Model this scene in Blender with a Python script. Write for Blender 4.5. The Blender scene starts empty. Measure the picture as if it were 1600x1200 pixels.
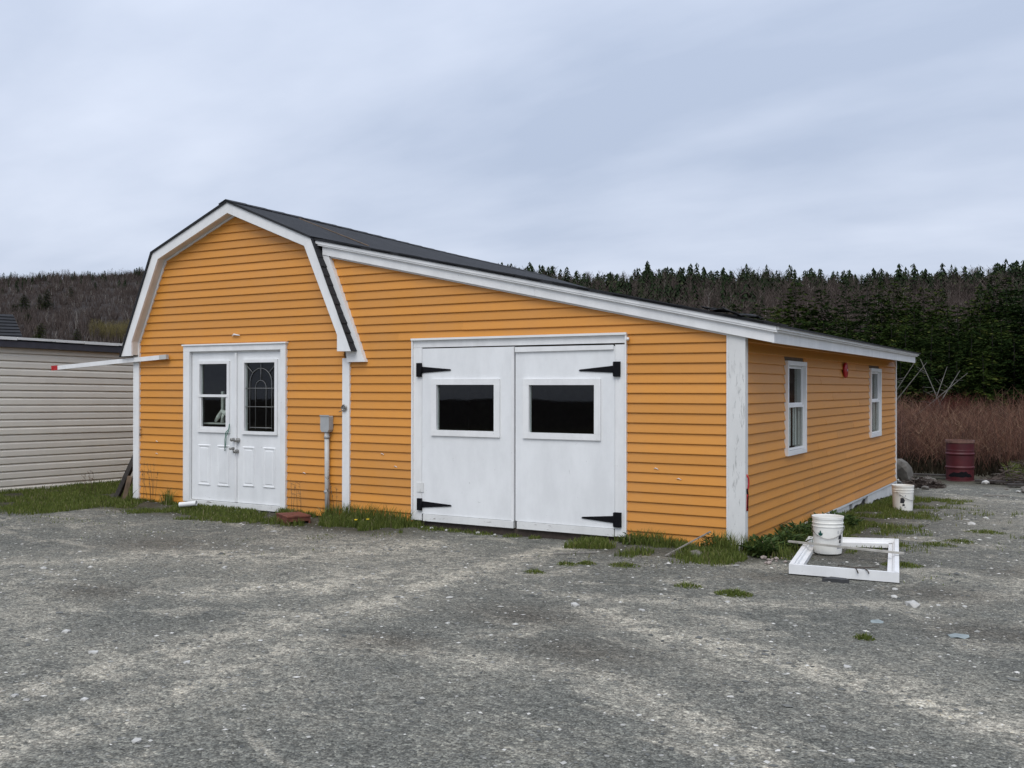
import bpy, math, random
import numpy as np
from mathutils import Matrix, Vector

# ---------------------------------------------------------------- camera, sky, sun, exposure
scn = bpy.context.scene
col = scn.collection
rnd = random.Random(7)
rng = np.random.default_rng(11)

cam_data = bpy.data.cameras.new('camera')
cam_data.sensor_width = 36.0
cam_data.lens = 36.0 * 1560.0 / 1600.0
cam_data.clip_start = 0.1
cam_data.clip_end = 4000.0
cam = bpy.data.objects.new('camera', cam_data)
col.objects.link(cam)
yaw, pitch, roll = math.radians(30.2085), math.radians(0.2009), math.radians(0.0665)
cam.matrix_world = (Matrix.Translation((2.989, -9.691, 1.659)) @ Matrix.Rotation(yaw, 4, 'Z')
                    @ Matrix.Rotation(math.pi / 2 + pitch, 4, 'X') @ Matrix.Rotation(roll, 4, 'Z'))
scn.camera = cam

SUN_EL, SUN_AZ = math.radians(52), math.radians(162)     # azimuth measured from +Y towards +X
SUN_DIR = Vector((math.sin(SUN_AZ) * math.cos(SUN_EL), math.cos(SUN_AZ) * math.cos(SUN_EL), math.sin(SUN_EL)))

world = bpy.data.worlds.new('World')
scn.world = world
world.use_nodes = True
wn, wl = world.node_tree.nodes, world.node_tree.links
wn.clear()


def wnode(t, **kw):
    n = wn.new(t)
    for k, v in kw.items():
        setattr(n, k, v)
    return n


w_out = wnode('ShaderNodeOutputWorld')
w_bg = wnode('ShaderNodeBackground')
w_bg.inputs['Strength'].default_value = 0.1
sky = wnode('ShaderNodeTexSky', sky_type='NISHITA')
sky.sun_disc = False
sky.sun_elevation = SUN_EL
sky.sun_rotation = SUN_AZ
sky.dust_density = 3.0
tc = wnode('ShaderNodeTexCoord')
sep = wnode('ShaderNodeSeparateXYZ')
wl.new(tc.outputs['Generated'], sep.inputs[0])
zc = wnode('ShaderNodeMath', operation='MAXIMUM')
zc.inputs[1].default_value = 0.0
wl.new(sep.outputs['Z'], zc.inputs[0])
za = wnode('ShaderNodeMath', operation='ADD')
za.inputs[1].default_value = 0.22
wl.new(zc.outputs[0], za.inputs[0])
div = wnode('ShaderNodeVectorMath', operation='DIVIDE')
cmb = wnode('ShaderNodeCombineXYZ')
for i in range(3):
    wl.new(za.outputs[0], cmb.inputs[i])
wl.new(tc.outputs['Generated'], div.inputs[0])
wl.new(cmb.outputs[0], div.inputs[1])
mp = wnode('ShaderNodeMapping')
mp.inputs['Scale'].default_value = (0.75, 1.25, 0.0)
mp.inputs['Location'].default_value = (3.1, 1.7, 0.0)
wl.new(div.outputs[0], mp.inputs['Vector'])
cn1 = wnode('ShaderNodeTexNoise')
cn1.inputs['Scale'].default_value = 0.9
cn1.inputs['Detail'].default_value = 7.0
cn1.inputs['Roughness'].default_value = 0.5
cn1.inputs['Distortion'].default_value = 0.35
wl.new(mp.outputs[0], cn1.inputs['Vector'])
cr = wnode('ShaderNodeValToRGB')
cr.color_ramp.elements[0].position = 0.36
cr.color_ramp.elements[0].color = (0.430, 0.500, 0.640, 1)
cr.color_ramp.elements[1].position = 0.66
cr.color_ramp.elements[1].color = (0.655, 0.715, 0.845, 1)
cn2 = wnode('ShaderNodeTexNoise')
cn2.inputs['Scale'].default_value = 2.7
cn2.inputs['Detail'].default_value = 5.0
cn2.inputs['Roughness'].default_value = 0.5
wl.new(mp.outputs[0], cn2.inputs['Vector'])
cmx = wnode('ShaderNodeMix')
cmx.inputs[0].default_value = 0.30
wl.new(cn1.outputs['Fac'], cmx.inputs[2])
wl.new(cn2.outputs['Fac'], cmx.inputs[3])
wl.new(cmx.outputs[0], cr.inputs[0])
grad = wnode('ShaderNodeMath', operation='MULTIPLY_ADD')      # overcast skies brighten towards the zenith
grad.inputs[1].default_value = 4.5
grad.inputs[2].default_value = 9.3
wl.new(zc.outputs[0], grad.inputs[0])
sc = wnode('ShaderNodeVectorMath', operation='SCALE')
wl.new(cr.outputs[0], sc.inputs[0])
wl.new(grad.outputs[0], sc.inputs['Scale'])
mx = wnode('ShaderNodeMix', data_type='RGBA')
mx.inputs['Factor'].default_value = 0.93
wl.new(sky.outputs[0], mx.inputs[6])
wl.new(sc.outputs[0], mx.inputs[7])
wl.new(mx.outputs[2], w_bg.inputs['Color'])
wl.new(w_bg.outputs[0], w_out.inputs['Surface'])

sun_data = bpy.data.lights.new('sun', 'SUN')
sun_data.energy = 1.5
sun_data.angle = math.radians(40)
sun_data.color = (1.0, 0.97, 0.92)
sun = bpy.data.objects.new('sun', sun_data)
col.objects.link(sun)
sun.location = (0, -20, 30)
sun.rotation_euler = SUN_DIR.to_track_quat('Z', 'Y').to_euler()

scn.view_settings.view_transform = 'Standard'
scn.view_settings.look = 'None'
scn.view_settings.gamma = 1.0
scn.view_settings.use_curve_mapping = False
scn.view_settings.exposure = 0.20
scn.cycles.max_bounces = 6
scn.cycles.diffuse_bounces = 3
scn.cycles.transparent_max_bounces = 8


# ---------------------------------------------------------------- materials
def new_mat(name):
    m = bpy.data.materials.new(name)
    m.use_nodes = True
    nt = m.node_tree
    b = nt.nodes['Principled BSDF']
    return m, nt, b


def ramp(nt, stops):
    r = nt.nodes.new('ShaderNodeValToRGB')
    e = r.color_ramp.elements
    while len(e) < len(stops):
        e.new(0.5)
    for i, (p, c) in enumerate(stops):
        e[i].position = p
        e[i].color = (c[0], c[1], c[2], 1)
    return r


def noise(nt, vec, scale, detail=4.0, rough=0.55, dist=0.0):
    n = nt.nodes.new('ShaderNodeTexNoise')
    n.inputs['Scale'].default_value = scale
    n.inputs['Detail'].default_value = detail
    n.inputs['Roughness'].default_value = rough
    n.inputs['Distortion'].default_value = dist
    nt.links.new(vec, n.inputs['Vector'])
    return n


def geo_pos(nt, scale=(1, 1, 1)):
    g = nt.nodes.new('ShaderNodeNewGeometry')
    m = nt.nodes.new('ShaderNodeMapping')
    m.inputs['Scale'].default_value = scale
    nt.links.new(g.outputs['Position'], m.inputs['Vector'])
    return m.outputs[0]


def mixc(nt, fac, a, b, blend='MIX'):
    m = nt.nodes.new('ShaderNodeMix')
    m.data_type = 'RGBA'
    m.blend_type = blend
    for sock, val in ((m.inputs[0], fac), (m.inputs[6], a), (m.inputs[7], b)):
        if isinstance(val, (int, float)):
            sock.default_value = val
        elif isinstance(val, tuple):
            sock.default_value = (val[0], val[1], val[2], 1)
        else:
            nt.links.new(val, sock)
    return m.outputs[2]


def bump(nt, b, height, strength=0.3, dist=0.01):
    n = nt.nodes.new('ShaderNodeBump')
    n.inputs['Strength'].default_value = strength
    n.inputs['Distance'].default_value = dist
    nt.links.new(height, n.inputs['Height'])
    nt.links.new(n.outputs[0], b.inputs['Normal'])


def plain(name, c, rough=0.6, metal=0.0, vary=0.12, scale=9.0, stretch=(1, 1, 1), bmp=0.15):
    m, nt, b = new_mat(name)
    p = geo_pos(nt, stretch)
    n = noise(nt, p, scale, 6)
    r = ramp(nt, [(0.3, tuple(v * (1 - vary) for v in c)), (0.7, tuple(min(1, v * (1 + vary)) for v in c))])
    nt.links.new(n.outputs['Fac'], r.inputs[0])
    nt.links.new(r.outputs[0], b.inputs['Base Color'])
    b.inputs['Roughness'].default_value = rough
    b.inputs['Metallic'].default_value = metal
    if bmp:
        n2 = noise(nt, p, scale * 8, 3)
        bump(nt, b, n2.outputs['Fac'], bmp, 0.003)
    return m


def vinyl(name, c, dirt, vary=0.05):
    """coloured vinyl siding: board to board tint, faint vertical run-off streaks, dust"""
    m, nt, b = new_mat(name)
    oi = nt.nodes.new('ShaderNodeObjectInfo')
    r = ramp(nt, [(0.0, tuple(v * (1 - vary) for v in c)), (1.0, tuple(v * (1 + vary) for v in c))])
    nt.links.new(oi.outputs['Random'], r.inputs[0])
    n = noise(nt, geo_pos(nt, (1, 1, 0.35)), 2.3, 7, 0.62)
    r2 = ramp(nt, [(0.42, (0, 0, 0)), (0.85, (0.45, 0.45, 0.45))])
    nt.links.new(n.outputs['Fac'], r2.inputs[0])
    c2 = mixc(nt, r2.outputs[0], r.outputs[0], dirt)
    n3 = noise(nt, geo_pos(nt, (0.6, 0.6, 6)), 14, 4, 0.6)
    c3 = mixc(nt, 0.10, c2, n3.outputs['Fac'], 'OVERLAY')
    nt.links.new(c3, b.inputs['Base Color'])
    b.inputs['Roughness'].default_value = 0.48
    n4 = noise(nt, geo_pos(nt, (3, 3, 40)), 8, 3)
    bump(nt, b, n4.outputs['Fac'], 0.08, 0.004)
    return m


def painted(name, c, under, amount, rough=0.55, scale=5.0, stretch=(5, 5, 0.8)):
    """white paint on wood: fine grain, grey stains, chips down to the wood"""
    m, nt, b = new_mat(name)
    n = noise(nt, geo_pos(nt, (1, 1, 0.45)), scale, 9, 0.68)
    r = ramp(nt, [(0.38, tuple(v * 0.90 for v in c)), (0.62, c)])
    nt.links.new(n.outputs['Fac'], r.inputs[0])
    n2 = noise(nt, geo_pos(nt, stretch), scale * 1.5, 10, 0.75, 0.4)
    r2 = ramp(nt, [(0.68 - amount * 0.2, (0, 0, 0)), (0.76 - amount * 0.2, (1, 1, 1))])
    nt.links.new(n2.outputs['Fac'], r2.inputs[0])
    c2 = mixc(nt, r2.outputs[0], r.outputs[0], under)
    n5 = noise(nt, geo_pos(nt, (1, 1, 2.2)), 17, 7, 0.62, 0.8)
    r5 = ramp(nt, [(0.705, (0, 0, 0)), (0.725, (1, 1, 1))])
    nt.links.new(n5.outputs['Fac'], r5.inputs[0])
    c2 = mixc(nt, r5.outputs[0], c2, (0.16, 0.15, 0.14))
    nt.links.new(c2, b.inputs['Base Color'])
    b.inputs['Roughness'].default_value = rough
    n3 = noise(nt, geo_pos(nt, (30, 30, 4)), 6, 4)
    bump(nt, b, n3.outputs['Fac'], 0.12, 0.004)
    return m


def shade_mat(name, stops, rough=0.8, attr='shade', spec=0.2, transl=0.0, vary=None):
    """colour chosen per piece by a stored attribute"""
    m, nt, b = new_mat(name)
    a = nt.nodes.new('ShaderNodeAttribute')
    a.attribute_name = attr
    r = ramp(nt, stops)
    nt.links.new(a.outputs['Fac'], r.inputs[0])
    out_c = r.outputs[0]
    if vary:                                     # each plant of a kind has its own tint
        oi = nt.nodes.new('ShaderNodeObjectInfo')
        rv = ramp(nt, vary)
        nt.links.new(oi.outputs['Random'], rv.inputs[0])
        out_c = mixc(nt, 1.0, out_c, rv.outputs[0], 'MULTIPLY')
    nt.links.new(out_c, b.inputs['Base Color'])
    b.inputs['Roughness'].default_value = rough
    b.inputs['Specular IOR Level'].default_value = spec
    if transl:
        t = nt.nodes.new('ShaderNodeBsdfTranslucent')
        nt.links.new(out_c, t.inputs['Color'])
        ms = nt.nodes.new('ShaderNodeMixShader')
        ms.inputs[0].default_value = transl
        nt.links.new(b.outputs[0], ms.inputs[1])
        nt.links.new(t.outputs[0], ms.inputs[2])
        out = nt.nodes['Material Output']
        nt.links.new(ms.outputs[0], out.inputs['Surface'])
    return m


MAT = {}
MAT['siding'] = vinyl('orange_vinyl', (0.625, 0.262, 0.039), (0.54, 0.262, 0.080), 0.085)
MAT['beige'] = vinyl('beige_vinyl', (0.75, 0.70, 0.605), (0.62, 0.575, 0.50), 0.025)
MAT['white'] = painted('white_paint', (0.83, 0.83, 0.82), (0.50, 0.50, 0.48), 0.10)
MAT['door'] = painted('white_door_paint', (0.83, 0.84, 0.84), (0.55, 0.56, 0.55), 0.12, 0.45, 3.0)
MAT['worn'] = painted('weathered_white_paint', (0.72, 0.72, 0.70), (0.40, 0.40, 0.385), 0.60, 0.7, 3.0)
MAT['chipped'] = painted('chipped_white_board', (0.76, 0.76, 0.74), (0.20, 0.18, 0.16), 0.42, 0.7, 3.0, (1.3, 1.3, 6))
MAT['vinylwhite'] = plain('white_vinyl_trim', (0.80, 0.80, 0.79), 0.45, vary=0.05, scale=4)
MAT['soffit'] = plain('soffit_board', (0.62, 0.60, 0.55), 0.7, vary=0.1, scale=5, stretch=(1, 1, 1))
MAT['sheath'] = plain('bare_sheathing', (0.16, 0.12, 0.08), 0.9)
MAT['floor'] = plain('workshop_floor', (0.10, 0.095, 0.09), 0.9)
MAT['black'] = plain('black_iron', (0.006, 0.006, 0.008), 0.75, vary=0.3, scale=30)
MAT['black'].node_tree.nodes['Principled BSDF'].inputs['Specular IOR Level'].default_value = 0.15
MAT['greymetal'] = plain('grey_plastic_box', (0.36, 0.37, 0.37), 0.5, vary=0.08)
MAT['conduit'] = plain('grey_conduit', (0.50, 0.50, 0.48), 0.5, vary=0.1)
MAT['steel'] = plain('dull_steel', (0.35, 0.34, 0.32), 0.35, 0.9, vary=0.2)
MAT['red'] = plain('red_paint', (0.45, 0.015, 0.02), 0.35, vary=0.12)
MAT['darkfascia'] = plain('charcoal_fascia', (0.05, 0.05, 0.062), 0.5, vary=0.15)
MAT['sill'] = plain('dark_rotten_sill', (0.06, 0.045, 0.036), 0.9, vary=0.3, scale=12)
MAT['greywood'] = plain('grey_weathered_wood', (0.24, 0.225, 0.20), 0.85, vary=0.35, scale=6, stretch=(6, 6, 1.5))
MAT['lathwood'] = plain('pale_grey_lath', (0.40, 0.38, 0.34), 0.85, vary=0.25, scale=10)
MAT['darkwood'] = plain('dark_wet_wood', (0.045, 0.038, 0.033), 0.85, vary=0.4, scale=10)
MAT['brownwood'] = plain('brown_plank_wood', (0.14, 0.095, 0.06), 0.85, vary=0.35, scale=8)
MAT['rust'] = plain('rust_red_box_paint', (0.15, 0.045, 0.028), 0.75, vary=0.4, scale=14)
MAT['green'] = plain('green_rope', (0.02, 0.17, 0.11), 0.7, vary=0.2, scale=40)
MAT['leafprint'] = plain('dark_green_print', (0.006, 0.075, 0.06), 0.5, vary=0.1)
MAT['blackprint'] = plain('black_print', (0.03, 0.03, 0.035), 0.5, vary=0.3, scale=60)
MAT['greyprint'] = plain('grey_print', (0.33, 0.33, 0.36), 0.5, vary=0.3, scale=80)
MAT['pail'] = plain('pail_plastic', (0.83, 0.82, 0.77), 0.42, vary=0.07, scale=7, bmp=0.03)
MAT['pvc'] = plain('white_plastic', (0.78, 0.78, 0.77), 0.4, vary=0.05)
MAT['curtain'] = plain('grey_white_blind', (0.80, 0.80, 0.78), 0.8, vary=0.08)
MAT['lead'] = plain('pale_came', (0.20, 0.20, 0.19), 0.5, 0.2, vary=0.1)
MAT['trunk'] = plain('conifer_bark', (0.032, 0.027, 0.022), 0.9, vary=0.4, scale=14, stretch=(1, 1, 0.3))
MAT['deadwood'] = plain('silver_dead_wood', (0.12, 0.112, 0.10), 0.9, vary=0.3, scale=5)
MAT['yellow'] = plain('dandelion_yellow', (0.75, 0.55, 0.02), 0.7, vary=0.1)

# barrel: red paint with dark scorch band and rust near the base
m, nt, b = new_mat('barrel_red')
n = noise(nt, geo_pos(nt), 5, 8, 0.65)
r = ramp(nt, [(0.3, (0.048, 0.0045, 0.007)), (0.62, (0.080, 0.006, 0.010)), (0.8, (0.07, 0.018, 0.012))])
nt.links.new(n.outputs['Fac'], r.inputs[0])
nt.links.new(r.outputs[0], b.inputs['Base Color'])
b.inputs['Roughness'].default_value = 0.55
MAT['barrel'] = m
MAT['barrelrust'] = plain('barrel_flaked_rim', (0.16, 0.085, 0.065), 0.8, vary=0.3, scale=20)

# asphalt shingles
m, nt, b = new_mat('asphalt_shingles')
p = geo_pos(nt)
n = noise(nt, p, 3.0, 8, 0.7)
r = ramp(nt, [(0.3, (0.008, 0.0085, 0.0102)), (0.7, (0.021, 0.022, 0.0255))])
nt.links.new(n.outputs['Fac'], r.inputs[0])
n2 = noise(nt, p, 160.0, 2, 0.7)
c2 = mixc(nt, 0.5, r.outputs[0], n2.outputs['Fac'], 'OVERLAY')
nt.links.new(c2, b.inputs['Base Color'])
b.inputs['Roughness'].default_value = 0.85
bump(nt, b, n2.outputs['Fac'], 0.5, 0.004)
MAT['shingle'] = m

# window glass: clear, mirror-like by its angle
m = bpy.data.materials.new('window_glass')
m.use_nodes = True
nt = m.node_tree
nt.nodes.clear()
o = nt.nodes.new('ShaderNodeOutputMaterial')
tr = nt.nodes.new('ShaderNodeBsdfTransparent')
tr.inputs[0].default_value = (0.88, 0.91, 0.89, 1)
gl = nt.nodes.new('ShaderNodeBsdfGlossy')
gl.inputs['Roughness'].default_value = 0.02
fr = nt.nodes.new('ShaderNodeFresnel')
fr.inputs['IOR'].default_value = 1.5
ms = nt.nodes.new('ShaderNodeMixShader')
nz = noise(nt, geo_pos(nt), 1.3, 2)
bp = nt.nodes.new('ShaderNodeBump')
bp.inputs['Strength'].default_value = 0.05
bp.inputs['Distance'].default_value = 0.02
nt.links.new(nz.outputs['Fac'], bp.inputs['Height'])
nt.links.new(bp.outputs[0], gl.inputs['Normal'])
gb_ = nt.nodes.new('ShaderNodeNewGeometry')          # a thin pane mirrors once, on the face the ray enters
inv = nt.nodes.new('ShaderNodeMath')
inv.operation = 'SUBTRACT'
inv.inputs[0].default_value = 1.0
nt.links.new(gb_.outputs['Backfacing'], inv.inputs[1])
mu_ = nt.nodes.new('ShaderNodeMath')
mu_.operation = 'MULTIPLY'
nt.links.new(fr.outputs[0], mu_.inputs[0])
nt.links.new(inv.outputs[0], mu_.inputs[1])
nt.links.new(mu_.outputs[0], ms.inputs[0])
nt.links.new(tr.outputs[0], ms.inputs[1])
nt.links.new(gl.outputs[0], ms.inputs[2])
nt.links.new(ms.outputs[0], o.inputs['Surface'])
MAT['glass'] = m

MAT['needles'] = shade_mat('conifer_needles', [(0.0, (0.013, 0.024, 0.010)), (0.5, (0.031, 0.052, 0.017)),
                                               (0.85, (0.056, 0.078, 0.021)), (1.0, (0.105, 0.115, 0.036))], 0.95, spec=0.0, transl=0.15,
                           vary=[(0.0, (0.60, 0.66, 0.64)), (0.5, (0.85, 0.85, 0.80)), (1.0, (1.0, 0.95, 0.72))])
MAT['farneedles'] = shade_mat('far_conifer_needles', [(0.0, (0.014, 0.022, 0.012)), (0.6, (0.030, 0.043, 0.021)),
                                                      (1.0, (0.062, 0.069, 0.034))], 0.95, spec=0.0)
MAT['barewood'] = shade_mat('bare_twigs', [(0.0, (0.052, 0.040, 0.036)), (0.7, (0.108, 0.086, 0.075)),
                                           (0.93, (0.14, 0.114, 0.10)), (1.0, (0.30, 0.28, 0.25))], 0.95, spec=0.0)
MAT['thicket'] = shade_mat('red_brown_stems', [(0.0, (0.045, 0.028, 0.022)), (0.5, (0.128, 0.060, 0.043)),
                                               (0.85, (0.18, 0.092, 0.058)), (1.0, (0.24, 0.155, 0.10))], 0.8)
MAT['redthicket'] = shade_mat('dark_red_stems', [(0.0, (0.05, 0.020, 0.017)), (1.0, (0.125, 0.042, 0.034))], 0.9, spec=0.0)
MAT['yellowshrub'] = shade_mat('olive_yellow_twigs', [(0.0, (0.085, 0.07, 0.03)), (1.0, (0.20, 0.165, 0.065))], 0.8)
MAT['grass'] = shade_mat('grass_blades', [(0.0, (0.062, 0.086, 0.018)), (0.5, (0.122, 0.156, 0.033)),
                                          (0.82, (0.19, 0.21, 0.055)), (0.9, (0.20, 0.17, 0.085)), (1.0, (0.30, 0.26, 0.15))],
                         0.7, transl=0.25)
MAT['weed'] = shade_mat('weed_leaves', [(0.0, (0.034, 0.062, 0.018)), (0.7, (0.070, 0.115, 0.030)), (1.0, (0.12, 0.16, 0.055))],
                        0.6, transl=0.2)
MAT['shadowgrowth'] = shade_mat('shadow_toned_undergrowth', [(0.0, (0.014, 0.012, 0.009)), (1.0, (0.045, 0.036, 0.024))], 0.95, spec=0.0)  # shadow at the thicket's foot, put into the plants' colour
MAT['pebble'] = shade_mat('gravel_stones', [(0.0, (0.085, 0.088, 0.084)), (0.45, (0.20, 0.20, 0.185)),
                                            (0.75, (0.36, 0.35, 0.32)), (1.0, (0.68, 0.66, 0.61))], 0.85)
MAT['stone'] = plain('pale_stone', (0.47, 0.46, 0.43), 0.85, vary=0.25, scale=18, bmp=0.4)
MAT['slate'] = plain('bluish_slate', (0.26, 0.30, 0.30), 0.75, vary=0.2, scale=16, bmp=0.3)
MAT['greystone'] = plain('grey_stone', (0.15, 0.138, 0.122), 0.9, vary=0.3, scale=6, bmp=0.5)
MAT['darkstone'] = plain('dark_shard', (0.045, 0.046, 0.048), 0.7, vary=0.3, scale=16)
MAT['pinkstone'] = plain('pinkish_rubble', (0.34, 0.285, 0.255), 0.9, vary=0.25, scale=20, bmp=0.4)


# ---------------------------------------------------------------- mesh helpers
def tag(o, label=None, cat=None, group=None, kind=None):
    for k, v in (('label', label), ('category', cat), ('group', group), ('kind', kind)):
        if v:
            o[k] = v
    return o


def empty(name, loc=(0, 0, 0)):
    o = bpy.data.objects.new(name, None)
    o.empty_display_size = 0.2
    col.objects.link(o)
    o.location = loc
    return o


def origin(o):
    v = Vector((0, 0, 0))
    while o is not None:
        v = v + o.location
        o = o.parent
    return v


def link(name, me, parent=None, loc=None):
    o = bpy.data.objects.new(name, me)
    col.objects.link(o)
    if parent is not None:
        o.parent = parent
        if loc is not None:
            o.location = Vector(loc) - origin(parent)
    elif loc is not None:
        o.location = loc
    return o


class MB:
    """collects geometry in world coordinates; build() links it as ONE mesh object whose origin sits at its base"""

    def __init__(self):
        self.v, self.f, self.s = [], [], []

    def add(self, vs, fs, smooth=False):
        k = len(self.v)
        self.v += [tuple(x) for x in vs]
        self.f += [tuple(i + k for i in f) for f in fs]
        self.s += [smooth] * len(fs)
        return self

    def box(self, x0, x1, y0, y1, z0, z1):
        x0, x1 = min(x0, x1), max(x0, x1)
        y0, y1 = min(y0, y1), max(y0, y1)
        z0, z1 = min(z0, z1), max(z0, z1)
        return self.add([(x0, y0, z0), (x1, y0, z0), (x1, y1, z0), (x0, y1, z0),
                         (x0, y0, z1), (x1, y0, z1), (x1, y1, z1), (x0, y1, z1)],
                        [(0, 3, 2, 1), (4, 5, 6, 7), (0, 1, 5, 4), (1, 2, 6, 5), (2, 3, 7, 6), (3, 0, 4, 7)])

    def prism(self, poly, a, b, axis='y'):
        """poly in the plane across axis: (x,z) for y, (y,z) for x, (x,y) for z"""
        area = sum(poly[i][0] * poly[(i + 1) % len(poly)][1] - poly[(i + 1) % len(poly)][0] * poly[i][1]
                   for i in range(len(poly)))
        if area < 0:
            poly = poly[::-1]
        n = len(poly)
        a, b = min(a, b), max(a, b)
        if axis == 'y':
            A = [(p[0], a, p[1]) for p in poly]
            B = [(p[0], b, p[1]) for p in poly]
            A, B = A, B
            fs = [tuple(range(n)), tuple(range(2 * n - 1, n - 1, -1))]
            fs += [(i, i + n, (i + 1) % n + n, (i + 1) % n) for i in range(n)]
        else:
            if axis == 'x':
                A = [(a, p[0], p[1]) for p in poly]
                B = [(b, p[0], p[1]) for p in poly]
            else:
                A = [(p[0], p[1], a) for p in poly]
                B = [(p[0], p[1], b) for p in poly]
            fs = [tuple(range(n - 1, -1, -1)), tuple(range(n, 2 * n))]
            fs += [(i, (i + 1) % n, (i + 1) % n + n, i + n) for i in range(n)]
        return self.add(A + B, fs)

    def tube(self, pts, rad, seg=8, cap=True, smooth=True):
        pts = [Vector(p) for p in pts]
        rads = rad if isinstance(rad, (list, tuple)) else [rad] * len(pts)
        vs, fs = [], []
        ref = Vector((0.13, 0.27, 1)).normalized()
        for i, p in enumerate(pts):
            d = (pts[min(i + 1, len(pts) - 1)] - pts[max(i - 1, 0)]).normalized()
            u = d.cross(ref)
            if u.length < 1e-3:
                u = d.cross(Vector((1, 0, 0)))
            u.normalize()
            w = d.cross(u)
            for k in range(seg):
                a = 2 * math.pi * k / seg
                vs.append(p + (u * math.cos(a) + w * math.sin(a)) * rads[i])
        for i in range(len(pts) - 1):
            for k in range(seg):
                k2 = (k + 1) % seg
                fs.append((i * seg + k, i * seg + k2, (i + 1) * seg + k2, (i + 1) * seg + k))
        self.add(vs, fs, smooth)
        if cap:
            n = len(self.v) - len(vs)
            self.f += [tuple(n + k for k in range(seg - 1, -1, -1)),
                       tuple(n + (len(pts) - 1) * seg + k for k in range(seg))]
            self.s += [False, False]
        return self

    def lathe(self, c, prof, seg=32, smooth=True):
        """prof = [(radius, z)], from the bottom up; every band keeps its own crease"""
        for (ra_, za_), (rb_, zb_) in zip(prof[:-1], prof[1:]):
            vs = []
            for r_, z in ((ra_, za_), (rb_, zb_)):
                for k in range(seg):
                    a = 2 * math.pi * k / seg
                    vs.append((c[0] + r_ * math.cos(a), c[1] + r_ * math.sin(a), c[2] + z))
            self.add(vs, [(k, (k + 1) % seg, (k + 1) % seg + seg, k + seg) for k in range(seg)], smooth)
        return self

    def build(self, name, mat, parent=None, rot=None):
        vs = np.array(self.v, float)
        base = Vector((float(vs[:, 0].mean()), float(vs[:, 1].mean()), float(vs[:, 2].min())))
        me = bpy.data.meshes.new(name)
        me.from_pydata([tuple(Vector(p) - base) for p in self.v], [], self.f)
        me.polygons.foreach_set('use_smooth', self.s)
        me.materials.append(MAT[mat] if isinstance(mat, str) else mat)
        me.update()
        return link(name, me, parent, base)


def mesh_np(name, V, F, mat, shade=None, smooth=False):
    """fast mesh from arrays: V (n,3), F (m,k)"""
    V = np.asarray(V, np.float32)
    F = np.asarray(F, np.int32)
    me = bpy.data.meshes.new(name)
    me.vertices.add(len(V))
    me.vertices.foreach_set('co', V.ravel())
    k = F.shape[1]
    me.loops.add(F.size)
    me.loops.foreach_set('vertex_index', F.ravel())
    me.polygons.add(len(F))
    me.polygons.foreach_set('loop_start', np.arange(0, F.size, k, dtype=np.int32))
    me.polygons.foreach_set('use_smooth', np.full(len(F), smooth, bool))
    me.materials.append(MAT[mat])
    if shade is not None:
        at = me.attributes.new('shade', 'FLOAT', 'POINT')
        at.data.foreach_set('value', np.asarray(shade, np.float32))
    me.update(calc_edges=True)
    return me


def scatter(tv, tf, ts, pos, scale, ang, shade_off=None):
    """copies of a template (tv, tf, ts) at pos, baked into arrays"""
    K, n = len(pos), len(tv)
    scale = np.asarray(scale, float)
    if scale.ndim == 1:
        scale = np.stack([scale] * 3, 1)
    P = tv[None] * scale[:, None, :]
    c, s = np.cos(ang)[:, None], np.sin(ang)[:, None]
    X = P[..., 0] * c - P[..., 1] * s
    Y = P[..., 0] * s + P[..., 1] * c
    V = np.stack([X, Y, P[..., 2]], -1) + np.asarray(pos)[:, None, :]
    F = tf[None] + (np.arange(K) * n)[:, None, None]
    S = np.broadcast_to(ts[None], (K, n)).copy()
    if shade_off is not None:
        S += np.asarray(shade_off)[:, None]
    return V.reshape(-1, 3), F.reshape(-1, tf.shape[1]), np.clip(S, 0, 1).reshape(-1)


def merge(parts):
    Vs, Fs, Ss, k = [], [], [], 0
    for V, F, S in parts:
        Vs.append(V)
        Fs.append(F + k)
        Ss.append(S)
        k += len(V)
    return np.concatenate(Vs), np.concatenate(Fs), np.concatenate(Ss)


def sm(a, b, x):
    t = np.clip((np.asarray(x, float) - a) / (b - a), 0, 1)
    return t * t * (3 - 2 * t)


_G = np.random.default_rng(3).random((64, 64))


def vnoise(x, y):
    """smooth value noise"""
    x, y = np.asarray(x, float), np.asarray(y, float)
    xi, yi = np.floor(x).astype(int), np.floor(y).astype(int)
    fx, fy = x - xi, y - yi
    fx, fy = fx * fx * (3 - 2 * fx), fy * fy * (3 - 2 * fy)
    g = lambda a, b_: _G[a % 64, b_ % 64]
    return (g(xi, yi) * (1 - fx) * (1 - fy) + g(xi + 1, yi) * fx * (1 - fy)
            + g(xi, yi + 1) * (1 - fx) * fy + g(xi + 1, yi + 1) * fx * fy)


def fbm(x, y, o=4):
    s, a, t = 0.0, 0.5, 0.0
    for i in range(o):
        s = s + a * vnoise(x * 2 ** i + 17.3 * i, y * 2 ** i + 5.1 * i)
        t += a
        a *= 0.55
    return s / t


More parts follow.
